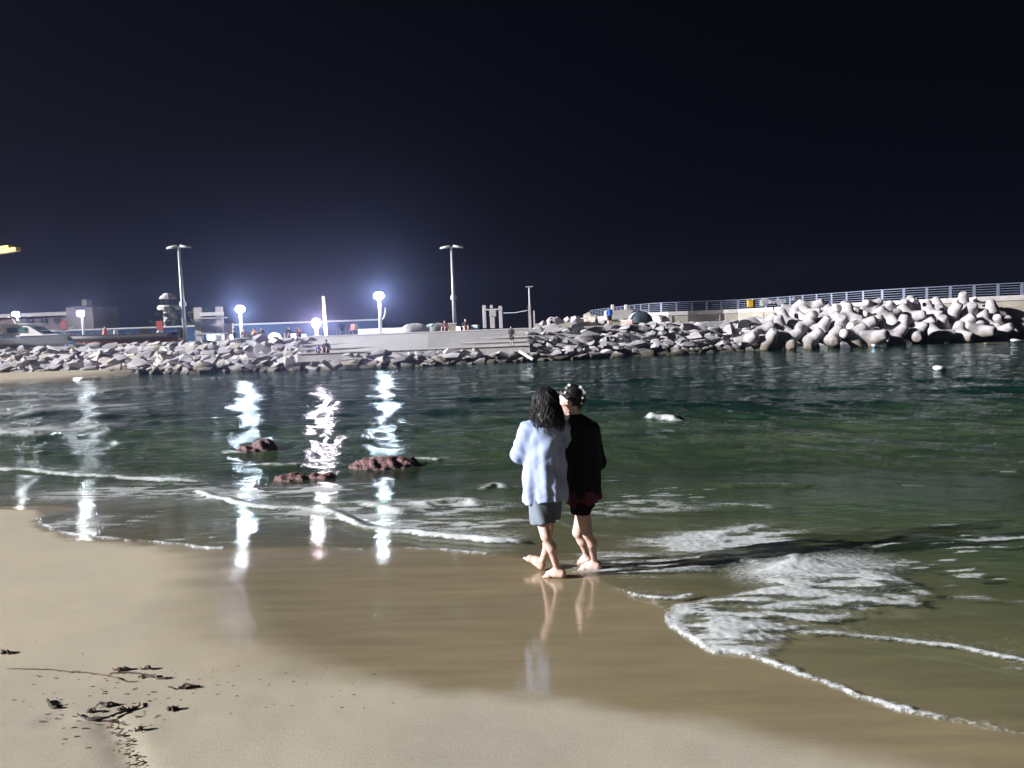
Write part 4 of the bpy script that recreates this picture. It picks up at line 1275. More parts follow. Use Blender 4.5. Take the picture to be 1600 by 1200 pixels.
def barrel(px, py0, py1, Y, r, m, nm, label, cat):
    a = at_y(px, py1, Y); b2 = at_y(px, py0, Y)
    z0 = max(a[2], QZ)
    o = MB().tube([(0, 0, 0), (0, 0, .08), (0, 0, (b2[2] - z0) * .5), (0, 0, b2[2] - z0 - .05), (0, 0, b2[2] - z0)], [r * .95, r, r * 1.04, r, r * .93], 14).build(nm, m, smooth=False, loc=(a[0], Y, z0))
    return tag(o, label, cat)
for px, lb in ((100, 'dark red sign panel on the blue fence above the white motorboat bow'), (250, 'dark red sign panel on the blue fence near the tall left mast')):
    a = at_y(px, 517, 74.6); root = empty('red_sign', (a[0], 74.6, QZ)); tag(root, lb, 'sign')
    z1 = at_y(px, 502, 74.6)[2] - QZ
    MB().box((0, 0, z1 - .45), (.62, .06, .95)).build('panel', M_red, root); MB().tube([(0, .06, 0), (0, .06, z1)], .05, 6).build('post', M_steel, root)
# orange float stack and pale posts behind the dinghy
a = at_y(160, 528, 64); rt = empty('orange_buoy', (a[0], 64.5, QZ)); tag(rt, 'orange conical buoy standing behind the black inflatable boat', 'buoy')
MB().tube([(0, 0, 0), (0, 0, .3), (0, 0, .75), (0, 0, 1.1), (0, 0, 1.45)], [.3, .38, .33, .2, .1], 12).build('cone', M_orange, rt, smooth=True); MB().tube([(0, 0, 1.4), (0, 0, 1.6)], .05, 6).build('eye', M_steel, rt)
for px, w, h_, lb in ((181, .16, 1.25, 'tall thin white fender post right of the orange buoy'), (201, .22, .95, 'short white fender post in the middle behind the black inflatable boat'), (216, .25, .85, 'pale fender post right of the two white ones'), (250, .26, 1.1, 'white fender post left of the mast foot')):
    a = at_y(px, 528, 64.5)
    tag(MB().tube([(0, 0, 0), (0, 0, h_ * .9), (0, 0, h_)], [w, w, w * .6], 10).build('fender_post', M_white, loc=(a[0], 64.5, QZ)), lb, 'post')

# ================================================================== people and camp on the quay
SKIN = mat('skin', (0.50, 0.345, 0.285), .55, var=.08, scale=14)
def figure(pose):
    """a small whole figure: returns the sdf pieces (skin, top, legs wear, hair)"""
    if pose == 'stand':
        hip = (0, 0, .86); ch = (0, 0, 1.25); hd = (0, 0.02, 1.55)
        kn = [(-.10, .03, .46), (.11, -.02, .46)]; an = [(-.11, 0, .06), (.12, 0, .06)]
        el = [(-.27, .02, 1.06), (.27, .02, 1.06)]; ha = [(-.24, .16, .86), (.25, .14, .86)]
    else:
        hip = (0, 0, .14); ch = (0, -.03, .52); hd = (0, 0.03, .84)
        kn = [(-.16, .40, .40), (.16, .40, .36)]; an = [(-.12, .62, .06), (.13, .62, .06)]
        el = [(-.28, .12, .34), (.28, .12, .34)]; ha = [(-.12, .38, .42), (.12, .38, .40)]
    sh = [(-.17, ch[1], ch[2] + .10), (.17, ch[1], ch[2] + .10)]
    hp = [(-.09, hip[1], hip[2]), (.09, hip[1], hip[2])]
    def skin(P):
        d = ell(P, hd, (.085, .10, .115))
        d = smin(d, ell(P, (hd[0], hd[1] + .1, hd[2] - .02), (.02, .025, .03)), .03)
        d = smin(d, cap(P, (hd[0], hd[1] - .02, hd[2] - .08), (ch[0], ch[1], ch[2] + .1), .05, .06), .04)
        d = smin(d, cap(P, ch, hip, .13, .13), .08)
        for k in range(2):
            d = smin(d, cap(P, sh[k], el[k], .05, .042), .04); d = smin(d, cap(P, el[k], ha[k], .042, .032), .02)
            hv = np.array(ha[k]) - np.array(el[k]); hv /= np.linalg.norm(hv)
            d = smin(d, cap(P, ha[k], np.array(ha[k]) + hv * .10, .036, .022), .02)
            d = smin(d, cap(P, hp[k], kn[k], .085, .058), .05); d = smin(d, cap(P, kn[k], an[k], .056, .036), .02)
            d = smin(d, cap(P, (an[k][0], an[k][1] - .02, .035), (an[k][0], an[k][1] + .16, .03), .04, .032), .03)
        return d
    def top(P):
        d = smin(cap(P, (ch[0], ch[1], ch[2] + .02), (hip[0], hip[1], hip[2] + .06), .165, .165), cap(P, sh[0], sh[1], .075, .075), .08)
        for k in range(2): d = smin(d, cap(P, sh[k], el[k], .075, .07), .05)
        return d
    def legs(P):
        d = cap(P, hp[0], hp[1], .13, .13)
        for k in range(2):
            m_ = np.array(hp[k]) * .25 + np.array(kn[k]) * .75
            d = smin(d, cap(P, hp[k], m_, .105, .095), .05)
        return d
    def hair(P):
        d = ell(P, (hd[0], hd[1] - .025, hd[2] + .03), (.10, .105, .115))
        return np.maximum(d, (P[1] - hd[1] - .055) - np.clip((P[2] - hd[2]) * .5, -.05, .05))
    hi_ = 1.75 if pose == 'stand' else 1.05
    return [('skin', skin, hi_), ('top', top, hi_), ('legs', legs, hi_), ('hair', hair, hi_)]
FIGS = {}
for pose in ('stand', 'sit'):
    out_ = {}
    for nm, f_, hi_ in figure(pose):
        V, Qd = surface_nets(lambda X, Y, Z: f_((X, Y, Z)), (-.4, -.3, -.05), (.4, .85 if pose == 'sit' else .35, hi_), .03)
        out_[nm] = (V, Qd)
    FIGS[pose] = out_
def cloth(c): return mat('fabric_%d_%d_%d' % tuple(int(x * 100) for x in c), c, .9, var=.15, scale=9)
M_hair = mat('black_hair', (0.009, 0.008, 0.010), .55, spec=.28)
def person(px, py, Y, pose, rz, top, legs, label, zf=QZ, s=1.0, group='people resting on the quay'):
    p = at_y(px, py, Y)
    sk = mesh_np('person', FIGS[pose]['skin'][0], FIGS[pose]['skin'][1], SKIN)
    sk.location = (p[0], Y, zf); sk.rotation_euler = (0, 0, rz); sk.scale = (s, s, s)
    tag(sk, label, 'person', group)
    for nm, part, m in (('top', 'shirt', cloth(top)), ('legs', 'trousers', cloth(legs)), ('hair', 'hair', M_hair)):
        mesh_np(part, FIGS[pose][nm][0], FIGS[pose][nm][1], m, sk)
    return sk
ysb = ya + .5
person(510, 548, ysb + .2, 'sit', math.pi, (.03, .025, .03), (.03, .03, .04), 'person in dark clothes sitting on the lowest concrete step', 1.15, 1.0)
person(497, 548, ysb + .4, 'sit', math.pi, (.10, .13, .40), (.25, .25, .28), 'small child in blue on the lowest step left of the seated adult', 1.15, .68)
person(800, 540, ysb + .3, 'stand', 2.6, (.02, .02, .025), (.03, .03, .035), 'barefoot child in black standing at the right end of the steps', 1.15, .84)
person(953, 511, 64.5, 'stand', .3, (.03, .13, .62), (.015, .015, .02), 'person in a bright blue jacket standing by the tent', QZ, .98)
person(367, 530, 60.8, 'sit', 2.0, (.02, .02, .025), (.02, .02, .02), 'person in black sitting by the stone lookout frame', QZ, 1.0)
person(382, 530, 60.9, 'sit', 3.6, (.30, .22, .10), (.05, .05, .06), 'person in tan sitting second right of the stone lookout frame', QZ, .95)
person(398, 529, 61.3, 'sit', 2.8, (.55, .28, .12), (.25, .2, .15), 'person in an orange top sitting among the camp group', QZ, 1.0)
person(409, 528, 61.0, 'sit', 3.4, (.10, .09, .10), (.02, .02, .03), 'person in charcoal sitting left of the glowing lantern tent', QZ, 1.0)
person(452, 528, 61.2, 'sit', 3.0, (.05, .05, .06), (.04, .04, .05), 'person in dark grey sitting right of the glowing lantern tent', QZ, 1.0)
person(468, 527, 61.4, 'sit', 2.6, (.45, .10, .08), (.05, .05, .07), 'person in a red top sitting left of the folded beach chairs', QZ, .95)
person(696, 521, 61.8, 'sit', 2.9, (.10, .03, .04), (.03, .03, .04), 'person in dark red sitting left of the light mast foot', QZ, 1.0)
person(728, 519, 62.0, 'sit', 3.3, (.03, .03, .04), (.45, .32, .26), 'person in black top and tan shorts sitting right of the light mast foot', QZ, 1.1)
person(862, 513, 64.0, 'sit', 4.2, (.02, .02, .025), (.02, .02, .02), 'person in black reclining at the top of the fitted stones', QZ, .9)

def tent(px, py, Y, w, h, m1, m2, label, rz=0.0, name='dome_tent'):
    p = at_y(px, py, Y)
    root = empty(name, (p[0], Y, QZ), rz); tag(root, label, 'tent')
    n = 16; rows = 7
    for part, m, a0, a1 in (('canopy', m1, 0, n // 2), ('door_side', m2, n // 2, n)):
        mb = MB(); rings = []
        for k in range(rows + 1):
            ph = math.pi / 2 * k / rows
            ring = []
            for j in range(a0, a1 + 1):
                th = 2 * math.pi * j / n + math.pi / 2
                sq = 1 / max(abs(math.cos(th)), abs(math.sin(th))) * .75 + .28
                c_ = max(.03, math.cos(ph) ** .8)
                ring.append((w / 2 * c_ * sq * math.cos(th), w / 2 * c_ * sq * math.sin(th), h * math.sin(ph)))
            rings.append(ring)
        mb.loft(rings, cap=False, closed=False).build(part, m, root, smooth=True)
    for a_2 in (0, 1):
        th = math.pi / 4 + a_2 * math.pi / 2
        pts = []
        for k in range(11):
            f = -1 + 2 * k / 10; ph = math.acos(min(1, abs(f)))
            pts.append((w / 2 * 1.36 * f * math.cos(th) * 1.0, w / 2 * 1.36 * f * math.sin(th), h * math.sin(ph) + .03))
        MB().tube(pts, .02, 5).build('pole', M_dark, root)
    return root
tent(1000, 508, 65.5, 1.9, 1.15, mat('pale_tent_cloth', (.40, .46, .50), .8), mat('dark_tent_cloth', (.03, .045, .065), .8), 'dome tent, pale on the left and dark on the right, beside the person in blue', R(-90 + 12))
tent(648, 523, 63.0, 2.2, .85, mat('grey_tent_cloth', (.30, .32, .34), .8), M_conc, 'left of the two low grey tents above the steps', R(20))
tent(682, 521, 63.5, 2.0, .8, mat('slate_tent_cloth', (.24, .26, .28), .8), M_conc, 'right of the two low grey tents, beside the light mast', R(30))
E_tent = emis('lit_tent_cloth', (.70, .95, 1.0), 1.6)
E_lant = emis('lantern_light', (.85, .95, 1.0), 2.5)
tent(429, 529, 61.4, 1.0, .50, E_tent, E_tent, 'small tent glowing white from inside among the camp group', R(10), 'lantern_tent')
tent(1030, 503, 68.0, 1.5, .75, mat('white_sheet', (.60, .60, .58), .9), M_white, 'crumpled white sheet heap right of the dome tent', R(40), 'sheet_heap')
def lantern(px, py, Y, r, label, h=.3):
    p = at_y(px, py, Y); z0 = QZ
    root = empty('camp_lantern', (p[0], Y, z0)); tag(root, label, 'lantern', 'camp lanterns on the quay')
    MB().tube([(0, 0, 0), (0, 0, .06)], r * 1.1, 10).build('base', M_dark, root); MB().tube([(0, 0, .06), (0, 0, h)], r, 10).build('glow', E_lant, root, smooth=True)
    MB().tube([(0, 0, h), (0, 0, h + .07)], [r * 1.1, r * .4], 10).build('lid', M_dark, root)
lantern(330, 531, 61.0, .30, 'large round white lantern under the stone lookout frame', .55)
lantern(362, 530, 60.5, .11, 'narrow white lantern left of the person in black', .45)
lantern(459, 527, 61.0, .20, 'round lantern between the camp group and the lamp', .32)
lantern(475, 525, 61.6, .16, 'small lantern near the red topped person', .26)
lantern(716, 517, 61.5, .16, 'small white lantern by the light mast foot', .40)
def cooler(px, py, Y, d, m, label):
    p = at_y(px, py, Y); root = empty('cool_box', (p[0], Y, QZ), random.uniform(-.4, .4)); tag(root, label, 'cool box')
    MB().box((0, 0, d[2] * .4), (d[0], d[1], d[2] * .8)).build('body', m, root, bevel=.02); MB().box((0, 0, d[2] * .9), (d[0] * 1.05, d[1] * 1.05, d[2] * .18)).build('lid', M_white, root, bevel=.02)
    MB().tube([(-d[0] * .4, 0, d[2]), (-d[0] * .35, 0, d[2] * 1.2), (d[0] * .35, 0, d[2] * 1.2), (d[0] * .4, 0, d[2])], .02, 5).build('handle', M_dark, root)
cooler(342, 531, 61.2, (.8, .5, .6), M_steel, 'grey cool box right of the large round lantern')
cooler(740, 519, 62.2, (.9, .5, .5), mat('pale_blue_box', (.35, .45, .52), .6), 'pale blue cool box right of the people by the mast')
cooler(707, 519, 63.0, (.7, .5, .75), mat('tan_box', (.45, .38, .28), .7), 'tan box beside the light mast foot')
cooler(980, 510, 64.0, (1.0, .5, .45), mat('red_white_cover', (.55, .14, .11), .8, color2=(.6, .58, .55), scale=4), 'red and white box left of the dome tent')
def chair(px, py, Y, m, label, rz):
    p = at_y(px, py, Y); root = empty('folding_chair', (p[0], Y, QZ), rz); tag(root, label, 'chair')
    MB().box((0, 0, .42), (.5, .45, .04)).build('seat', m, root)
    MB().box((0, .26, .72), (.5, .05, .55), M=Matrix.Rotation(-.25, 3, 'X')).build('backrest', m, root)
    for sx in (-.23, .23):
        for sy in (-1, 1): MB().tube([(sx, -.22 * sy, 0), (sx, .22 * sy, .66 if sy > 0 else .42)], .018, 5).build('leg', M_steel, root)
chair(536, 527, 62.5, M_navy, 'dark folding chair behind the middle of the steps', .4)
chair(549, 526, 62.5, M_red, 'dark red folding chair behind the middle of the steps', -.5)
chair(555, 526, 63.2, M_steel, 'grey folding chair right of the red one', .2)
# low white wall with coloured panels behind the lamp
lw = empty('mural_wall', (at_y(615, 523, 70)[0], 70, QZ)); tag(lw, 'low white wall with pale coloured panels behind the brightest lamp', 'wall')
w0 = at_y(560, 523, 70)[0]; w1 = at_y(690, 519, 70)[0]; L_ = Vector(lw.location)
MB().box(((w0 + w1) / 2 - L_.x, .15, .28), (w1 - w0, .2, .56)).build('wall_body', M_white, lw)
pcs = [(.45, .55, .65), (.55, .40, .40), (.40, .50, .62), (.60, .58, .50), (.42, .48, .60), (.60, .60, .60)]
npan = 9
for k in range(npan):
    x = w0 + (w1 - w0) * (k + .5) / npan
    MB().box((x - L_.x, .03, .28), ((w1 - w0) / npan * .82, .04, .40)).build('panel', cloth(pcs[k % 6]), lw)

# ================================================================== rocks in the shallow water
def reef(px0, px1, py0, py1, label, seed, lumps):
    pc = at_sand((px0 + px1) / 2, py1 - 4, .08, True)
    sc_m = pc[1] / F_PX
    w = (px1 - px0) * sc_m; h = (py1 - py0) * sc_m * .85
    def f_(P):
        d = None
        for (cx, cy, rx, ry, rz) in lumps:
            e = ell(P, (cx * w, cy, -.02), (rx * w, ry, rz * h))
            d = e if d is None else smin(d, e, .08)
        n_ = (np.sin(P[0] * 17 + 2 * np.sin(P[1] * 13 + seed)) * np.sin(P[2] * 21 + seed) + np.sin(P[0] * 37 + P[2] * 23 + seed) * .5 + np.sin(P[1] * 41 + P[0] * 11) * .4)
        return d + n_ * .022
    o = sdf_obj('reef_rock', f_, (-w * .75, -.7, -.35), (w * .75, .7, h * 1.4), .03, M_rock, relax=0)
    o.location = (pc[0], pc[1], pc[2] - .05)
    return tag(o, label, 'rock')
reef(369, 428, 682, 706, 'reddish two humped rock in the water, farthest left', 1, [(-.2, 0, .28, .3, .6), (.22, .1, .30, .3, 1.0)])
reef(546, 657, 709, 730, 'long flat reddish rock in the water, largest of the three', 2, [(-.2, 0, .32, .3, .95), (.2, .05, .30, .3, .9), (0, 0, .3, .3, 1.0)])
reef(427, 525, 734, 751, 'reddish rock with a broken right end, nearest to the beach', 3, [(-.2, 0, .32, .28, 1.0), (.18, 0, .14, .2, .9), (.38, .0, .12, .18, .95)])

# ================================================================== drift weed on the dry sand
M_weed = mat('dried_seaweed', (0.035, 0.022, 0.012), .8, color2=(0.012, 0.010, 0.008), scale=30)
M_weed2 = mat('brown_seaweed', (0.10, 0.055, 0.035), .8, var=.4, scale=30)
def weed_line(pts, r, label, m=M_weed, seed=0, name='seaweed_strand'):
    rr2 = random.Random(seed)
    g = [at_sand(*p) for p in pts]
    g2 = smooth_line([p[:2] for p in g], 5)
    out_ = [(p[0] + rr2.uniform(-.004, .004), p[1] + rr2.uniform(-.004, .004), float(sand_z(p[0], p[1])) + r * .8 + rr2.uniform(0, .005)) for p in g2]
    rad = [r * (.45 + .55 * math.sin(math.pi * (k + 1) / (len(out_) + 1))) * rr2.uniform(.7, 1.2) for k in range(len(out_))]
    return tag(MB().tube(out_, rad, 6).build(name, m, smooth=True), label, 'seaweed')
weed_line([(121, 1118), (131, 1123), (145, 1126), (165, 1124), (185, 1117), (205, 1110), (216, 1106), (219, 1099)], .007, 'long dark curved seaweed stalk lying on the sand, lower left', seed=1)
weed_line([(74, 1096), (77, 1101), (83, 1107), (90, 1109)], .009, 'short bent seaweed stalk left of the long curved one', seed=2)
weed_line([(10, 1046), (45, 1047), (80, 1048), (110, 1051), (140, 1053), (170, 1058), (200, 1066), (216, 1066)], .004, 'thin brown weed line running across the sand above the stalks', M_weed2, 3)
weed_line([(172, 1054), (190, 1052), (210, 1053), (228, 1057), (245, 1061), (262, 1062)], .005, 'thin tangled weed strand under the two dark clumps', M_weed, 4)
weed_line([(216, 1062), (222, 1057), (240, 1057), (248, 1062), (268, 1060)], .006, 'kinked reddish weed twig right of the tangled strand', M_weed2, 5)
def clump(px, py, w, label, seed):
    w *= .52
    r = random.Random(seed); c = at_sand(px, py)
    root = empty('seaweed_clump', tuple(c)); tag(root, label, 'seaweed')
    def f_(P):
        d = ell(P, (0, 0, .008), (w * .5, w * .34, .012))
        return d + .0035 * np.sin(P[0] * 130 + seed + 2 * np.sin(P[1] * 120)) + .002 * np.sin(P[0] * 260 + P[1] * 310 + P[2] * 300)
    sdf_obj('holdfast', f_, (-w * .8, -w * .6, -.02), (w * .8, w * .6, .05), max(.004, w * .05), M_weed, root, relax=0)
    for k in range(5):
        a_2 = r.uniform(-.5, .5) + (0 if r.random() < .7 else math.pi); L = w * r.uniform(.7, 1.5)
        pts = [(math.cos(a_2) * L * q, math.sin(a_2) * L * q + r.uniform(-.01, .01), .006 + .014 * math.sin(3 * q + k)) for q in (0, .3, .6, .85, 1)]
        MB().tube(pts, [.006, .006, .005, .004, .002], 5).build('frond', M_weed if k % 2 else M_weed2, root, smooth=True)
clump(8, 1021, .09, 'dark seaweed clump at the left edge of the sand', 1)
clump(192, 1048, .10, 'pointed dark seaweed clump above the tangled strand', 2)
clump(229, 1046, .06, 'small black seaweed clump right of the pointed one', 3)
clump(290, 1075, .12, 'largest ragged seaweed clump, right of the tangled strand', 4)
clump(167, 1104, .08, 'black seaweed clump inside the curve of the long stalk', 5)
clump(193, 1111, .06, 'small round seaweed clump touching the long curved stalk', 6)
clump(142, 1113, .06, 'reddish seaweed scrap left inside the long curved stalk', 7)
clump(268, 1110, .07, 'lone reddish seaweed clump right of the curved stalk', 8)
clump(217, 1142, .05, 'small seaweed clump below the end of the curved stalk', 9)
# crumbs of weed and shell grit, past counting
cr_ = random.Random(5); cb = MB()
crl = []
def crumb(px, py, s): crl.append((px, py, s))
def put_crumb(p, s):
    a_2 = cr_.uniform(-.4, .4)
    M_ = Matrix.Rotation(a_2, 3, 'Z') @ Matrix.Rotation(cr_.uniform(-.5, .5), 3, 'X')
    cb.box((p[0], p[1], p[2] + s * .15), (s * cr_.uniform(1, 3), s, s * .4), M=M_)
for _ in range(110): crumb(cr_.gauss(150, 75), cr_.gauss(1090, 28), cr_.uniform(.003, .010))
for _ in range(70):
    t_ = cr_.random(); crumb(165 + 50 * t_ + cr_.gauss(6, 10), 1125 + 80 * t_, cr_.uniform(.003, .011))
for _ in range(40): crumb(cr_.uniform(250, 620), cr_.uniform(1040, 1110), cr_.uniform(.003, .007))
for p, (x_, y_, s_) in zip(at_sand_many([c_[:2] for c_ in crl]), crl): put_crumb(p, s_)
tag(cb.build('weed_crumbs', M_weed2), 'scattered crumbs of dried weed on the sand', 'seaweed', kind='stuff')

# ================================================================== the two women at the water's edge
def rounds(P, zs, cx, cy, ax_, bx_, yaw, fold=None):
    """upright loft: elliptical sections whose centre and half widths follow z"""
    z = P[2]
    c_x = np.interp(z, zs, cx); c_y = np.interp(z, zs, cy); a = np.interp(z, zs, ax_); b = np.interp(z, zs, bx_)
    ca, sa = math.cos(yaw), math.sin(yaw)
    qx = (P[0] - c_x) * ca + (P[1] - c_y) * sa; qy = -(P[0] - c_x) * sa + (P[1] - c_y) * ca
    th = np.arctan2(qy / b, qx / a)
    k = np.sqrt((qx / a) ** 2 + (qy / b) ** 2)
    d = (k - 1) * np.minimum(a, b)
    if fold is not None: d = d - fold(th, z)
    return np.maximum(d, np.maximum(z - zs[-1], zs[0] - z))

def foot(P, heel, toe, w=.043):
    heel = np.array(heel, float); toe = np.array(toe, float); v = toe - heel; L = np.linalg.norm(v); v = v / L
    side = np.cross(v, (0, 0, 1)); side /= np.linalg.norm(side); up = np.cross(side, v)
    d = cap(P, heel + up * .012, heel + v * L * .35 + up * .020, .034, .036)
    d = smin(d, cap(P, heel + v * L * .3 + up * .02, heel + v * L * .74 + up * .004, .036, .027), .03)
    d = smin(d, cap(P, heel + v * L * .72 - side * .022, heel + v * L * .74 + side * .022, .024, .022), .02)
    for k in range(5):
        o_ = (-.033 + .0155 * k); r = .0125 - .0013 * k; ln = .97 - .035 * k
        a = heel + v * L * .74 + side * o_ * .8 - up * .004
        d = smin(d, cap(P, a, heel + v * L * ln + side * o_ - up * .012, r, r * .9), .008)
    return d

def hand(P, wrist, dirv, palm_n, s=1.0):
    wrist = np.array(wrist, float); v = np.array(dirv, float); v /= np.linalg.norm(v)
    n_ = np.array(palm_n, float); side = np.cross(v, n_); side /= np.linalg.norm(side); n_ = np.cross(side, v)
    pc = wrist + v * .045 * s
    M_ = np.stack([side, v, n_], 1)
    d = ell(P, pc, (.038 * s, .050 * s, .016 * s), M_)
    d = smin(d, cap(P, wrist - v * .02, pc, .024 * s, .022 * s), .02)
    for k, ln in enumerate((.062, .072, .068, .052)):
        o_ = -.027 + .018 * k
        a = wrist + v * .085 * s + side * o_ * s
        m_ = a + (v * .55 + n_ * .12) * ln * s; e = m_ + (v * .25 + n_ * .45) * ln * s
        d = smin(d, np.minimum(cap(P, a, m_, .0095 * s, .0088 * s), cap(P, m_, e, .0088 * s, .0075 * s)), .006)
    a = wrist + v * .03 * s - side * .032 * s; m_ = a + (v * .7 - side * .6 + n_ * .2) * .040 * s
    d = smin(d, np.minimum(cap(P, a, m_, .012 * s, .010 * s), cap(P, m_, m_ + (v * .9 + n_ * .4) * .026 * s, .010 * s, .0085 * s)), .008)
    return d

def head(P, c, face, up=(0, 0, 1), s=1.0):
    F = frame(face, up); r_, f_, u_ = F[:, 0], F[:, 1], F[:, 2]
    c = np.array(c, float)
    d = ell(P, c + u_ * .018 * s - f_ * .012 * s, (.073 * s, .092 * s, .090 * s), F)
    d = smin(d, ell(P, c - u_ * .045 * s + f_ * .030 * s, (.055 * s, .060 * s, .068 * s), F), .04)
    d = smin(d, ell(P, c - u_ * .092 * s + f_ * .058 * s, (.022 * s, .022 * s, .020 * s), F), .03)     # chin
    d = smin(d, cap(P, c + f_ * .083 * s + u_ * .012 * s, c + f_ * .104 * s - u_ * .026 * s, .008 * s, .0125 * s), .012)   # nose
    d = smin(d, cap(P, c + f_ * .078 * s + u_ * .026 * s - r_ * .036 * s, c + f_ * .078 * s + u_ * .026 * s + r_ * .036 * s, .008 * s, .008 * s), .02)  # brow
    for q in (-1, 1):
        d = -smin(-d, ell(P, c + f_ * .090 * s + u_ * .006 * s + r_ * q * .031 * s, (.016 * s, .012 * s, .010 * s), F), .012)   # eye sockets
        d = smin(d, ell(P, c + f_ * .066 * s - u_ * .02 * s + r_ * q * .038 * s, (.022 * s, .018 * s, .02 * s), F), .02)        # cheeks
        e = ell(P, c - f_ * .008 * s - u_ * .004 * s + r_ * q * .074 * s, (.010 * s, .020 * s, .032 * s), F)
        d = smin(d, e, .008)                                                                                                      # ears
    for z_, rr_2 in ((-.050, .0085), (-.062, .0095)):
        d = smin(d, cap(P, c + f_ * .082 * s + u_ * z_ * s - r_ * .017 * s, c + f_ * .084 * s + u_ * z_ * s + r_ * .017 * s, rr_2 * .8 * s, rr_2 * .8 * s), .006)
    return d

SKIN_W = mat('pale_skin', (0.56, 0.385, 0.335), .5, var=.14, scale=9, bump=.08, bscale=40)
M_shirt = mat('light_blue_cotton', (0.27, 0.33, 0.525), .9, var=.05, scale=8, bump=.12, bscale=120)
M_shorts = mat('grey_blue_shorts', (0.13, 0.155, 0.20), .9, var=.08, scale=12)
M_blk = mat('black_cotton', (0.006, 0.006, 0.007), .95, spec=.2)
M_maroon = mat('maroon_hem', (0.075, 0.008, 0.022), .9)
M_lip = mat('lips', (0.38, 0.12, 0.11), .4)
M_eye = mat('eye', (0.03, 0.02, 0.018), .15)
M_nail = mat('nail', (0.60, 0.38, 0.34), .3)

# ---- woman in the light blue shirt
gB = at_sand(876, 905)
YB = gB[1]
heelL = gB + np.array([.012, 0.02, .030]); toeL = at_sand(851, 903); toeL = np.array([toeL[0], YB + .09, float(sand_z(toeL[0], YB + .09)) + .022])
ankL = J(871, 890, YB + .035)
knL = J(853, 838, YB - .06); hipL = J(841, 783, YB + .03)
gR = at_sand(846, 892)
heelR = gR + np.array([0, .02, .030]); YR = gR[1]
toeR = J(822, 868, YR + .10)
ankR = J(847, 878, YR + .03); knR = J(857, 836, YB + .10); hipR = J(861, 783, YB + .13)
shL = J(823, 671, YB + .03); shR = J(878, 668, YB + .09)
elL = J(812, 710, YB + .07); wrL = J(838, 694, YB + .30); 
elR = J(884, 712, YB + .28); wrR = J(862, 690, YB + .42)
neckB = J(851, 655, YB + .05); headB = J(850, 628, YB + .06)
chestB = J(851, 690, YB + .05); waistB = J(850, 738, YB + .06); pelB = J(850, 766, YB + .07)
faceB = np.array([-.55, .83, -.05])
def body_blue(P):
    d = head(P, headB, faceB, (0.05, 0, 1), .98)
    d = smin(d, cap(P, headB - np.array([0, 0, .06]), neckB - np.array([0, 0, .05]), .046, .055), .03)
    d = smin(d, cap(P, chestB, waistB, .10, .085), .08); d = smin(d, cap(P, waistB, pelB, .085, .085), .06)
    d = smin(d, cap(P, shL, shR, .05, .05), .07)
    for a, b2, c in ((shL, elL, wrL), (shR, elR, wrR)):
        d = smin(d, cap(P, a, b2, .045, .036), .03); d = smin(d, cap(P, b2, c, .036, .024), .015)
    d = smin(d, hand(P, wrL, wrL - elL, (-.5, .2, .8)), .01); d = smin(d, hand(P, wrR, wrR - elR, (.5, .2, .8)), .01)
    for hp, kn, an, he, to in ((hipL, knL, ankL, heelL, toeL), (hipR, knR, ankR, heelR, toeR)):
        calf = kn * .68 + an * .32 + np.array([.014, -.012, 0])
        d = smin(d, cap(P, hp, kn, .066, .043), .05)
        leg = smin(cap(P, kn, calf, .040, .040), cap(P, calf, an, .039, .025), .03)
        leg = smin(leg, cap(P, an, he + np.array([0, 0, .012]), .027, .030), .02)
        leg = smin(leg, foot(P, he, to), .022)
        d = smin(d, leg, .012)
    return d
lo_b = np.array([gB[0] - .42, YB - .32, gB[2] - .06]); hi_b = np.array([gB[0] + .22, YB + .62, gB[2] + 1.72])
womanB = sdf_obj('person', body_blue, lo_b, hi_b, .0085, SKIN_W, relax=2)
tag(womanB, 'barefoot woman in a loose light blue shirt and grey shorts walking along the wet sand', 'person')

zsB = [J(850, y_, YB)[2] for y_ in (787, 760, 725, 690, 668, 657, 650)]
cxB = [J(x_, 700, YB)[0] for x_ in (848, 849, 850, 851.5, 851, 851, 851)]
wB = [w * YB / F_PX for w in (35.5, 35.5, 34, 32, 29, 22, 10)]
dB = [.165, .160, .148, .135, .125, .10, .06]
cyB = [YB + .07, YB + .065, YB + .06, YB + .055, YB + .05, YB + .05, YB + .05]
zh = zsB[0]
def foldB(th, z):
    f = np.clip((zsB[4] - z) / .55, 0, 1)
    a = .010 * f * np.sin(5 * th + 1.2 + 2.5 * (z - zh)) + .007 * f * np.sin(9 * th - 3.0 * z + .4) + .004 * np.sin(15 * th + 9 * z) * f
    dg = .007 * np.sin(26 * (z - zh) + 3.5 * th) * np.exp(-((z - zh - .22) / .20) ** 2) + .005 * np.sin(34 * z - 5 * th + 1) * np.exp(-((z - zh - .5) / .16) ** 2)
    cr_f = .0035 * np.sin(7 * th + 55 * z + 3 * np.sin(3 * th + 9 * z)) + .0025 * np.sin(13 * th - 70 * z + 2 * np.sin(20 * z))
    return a + dg + .4 * cr_f * f
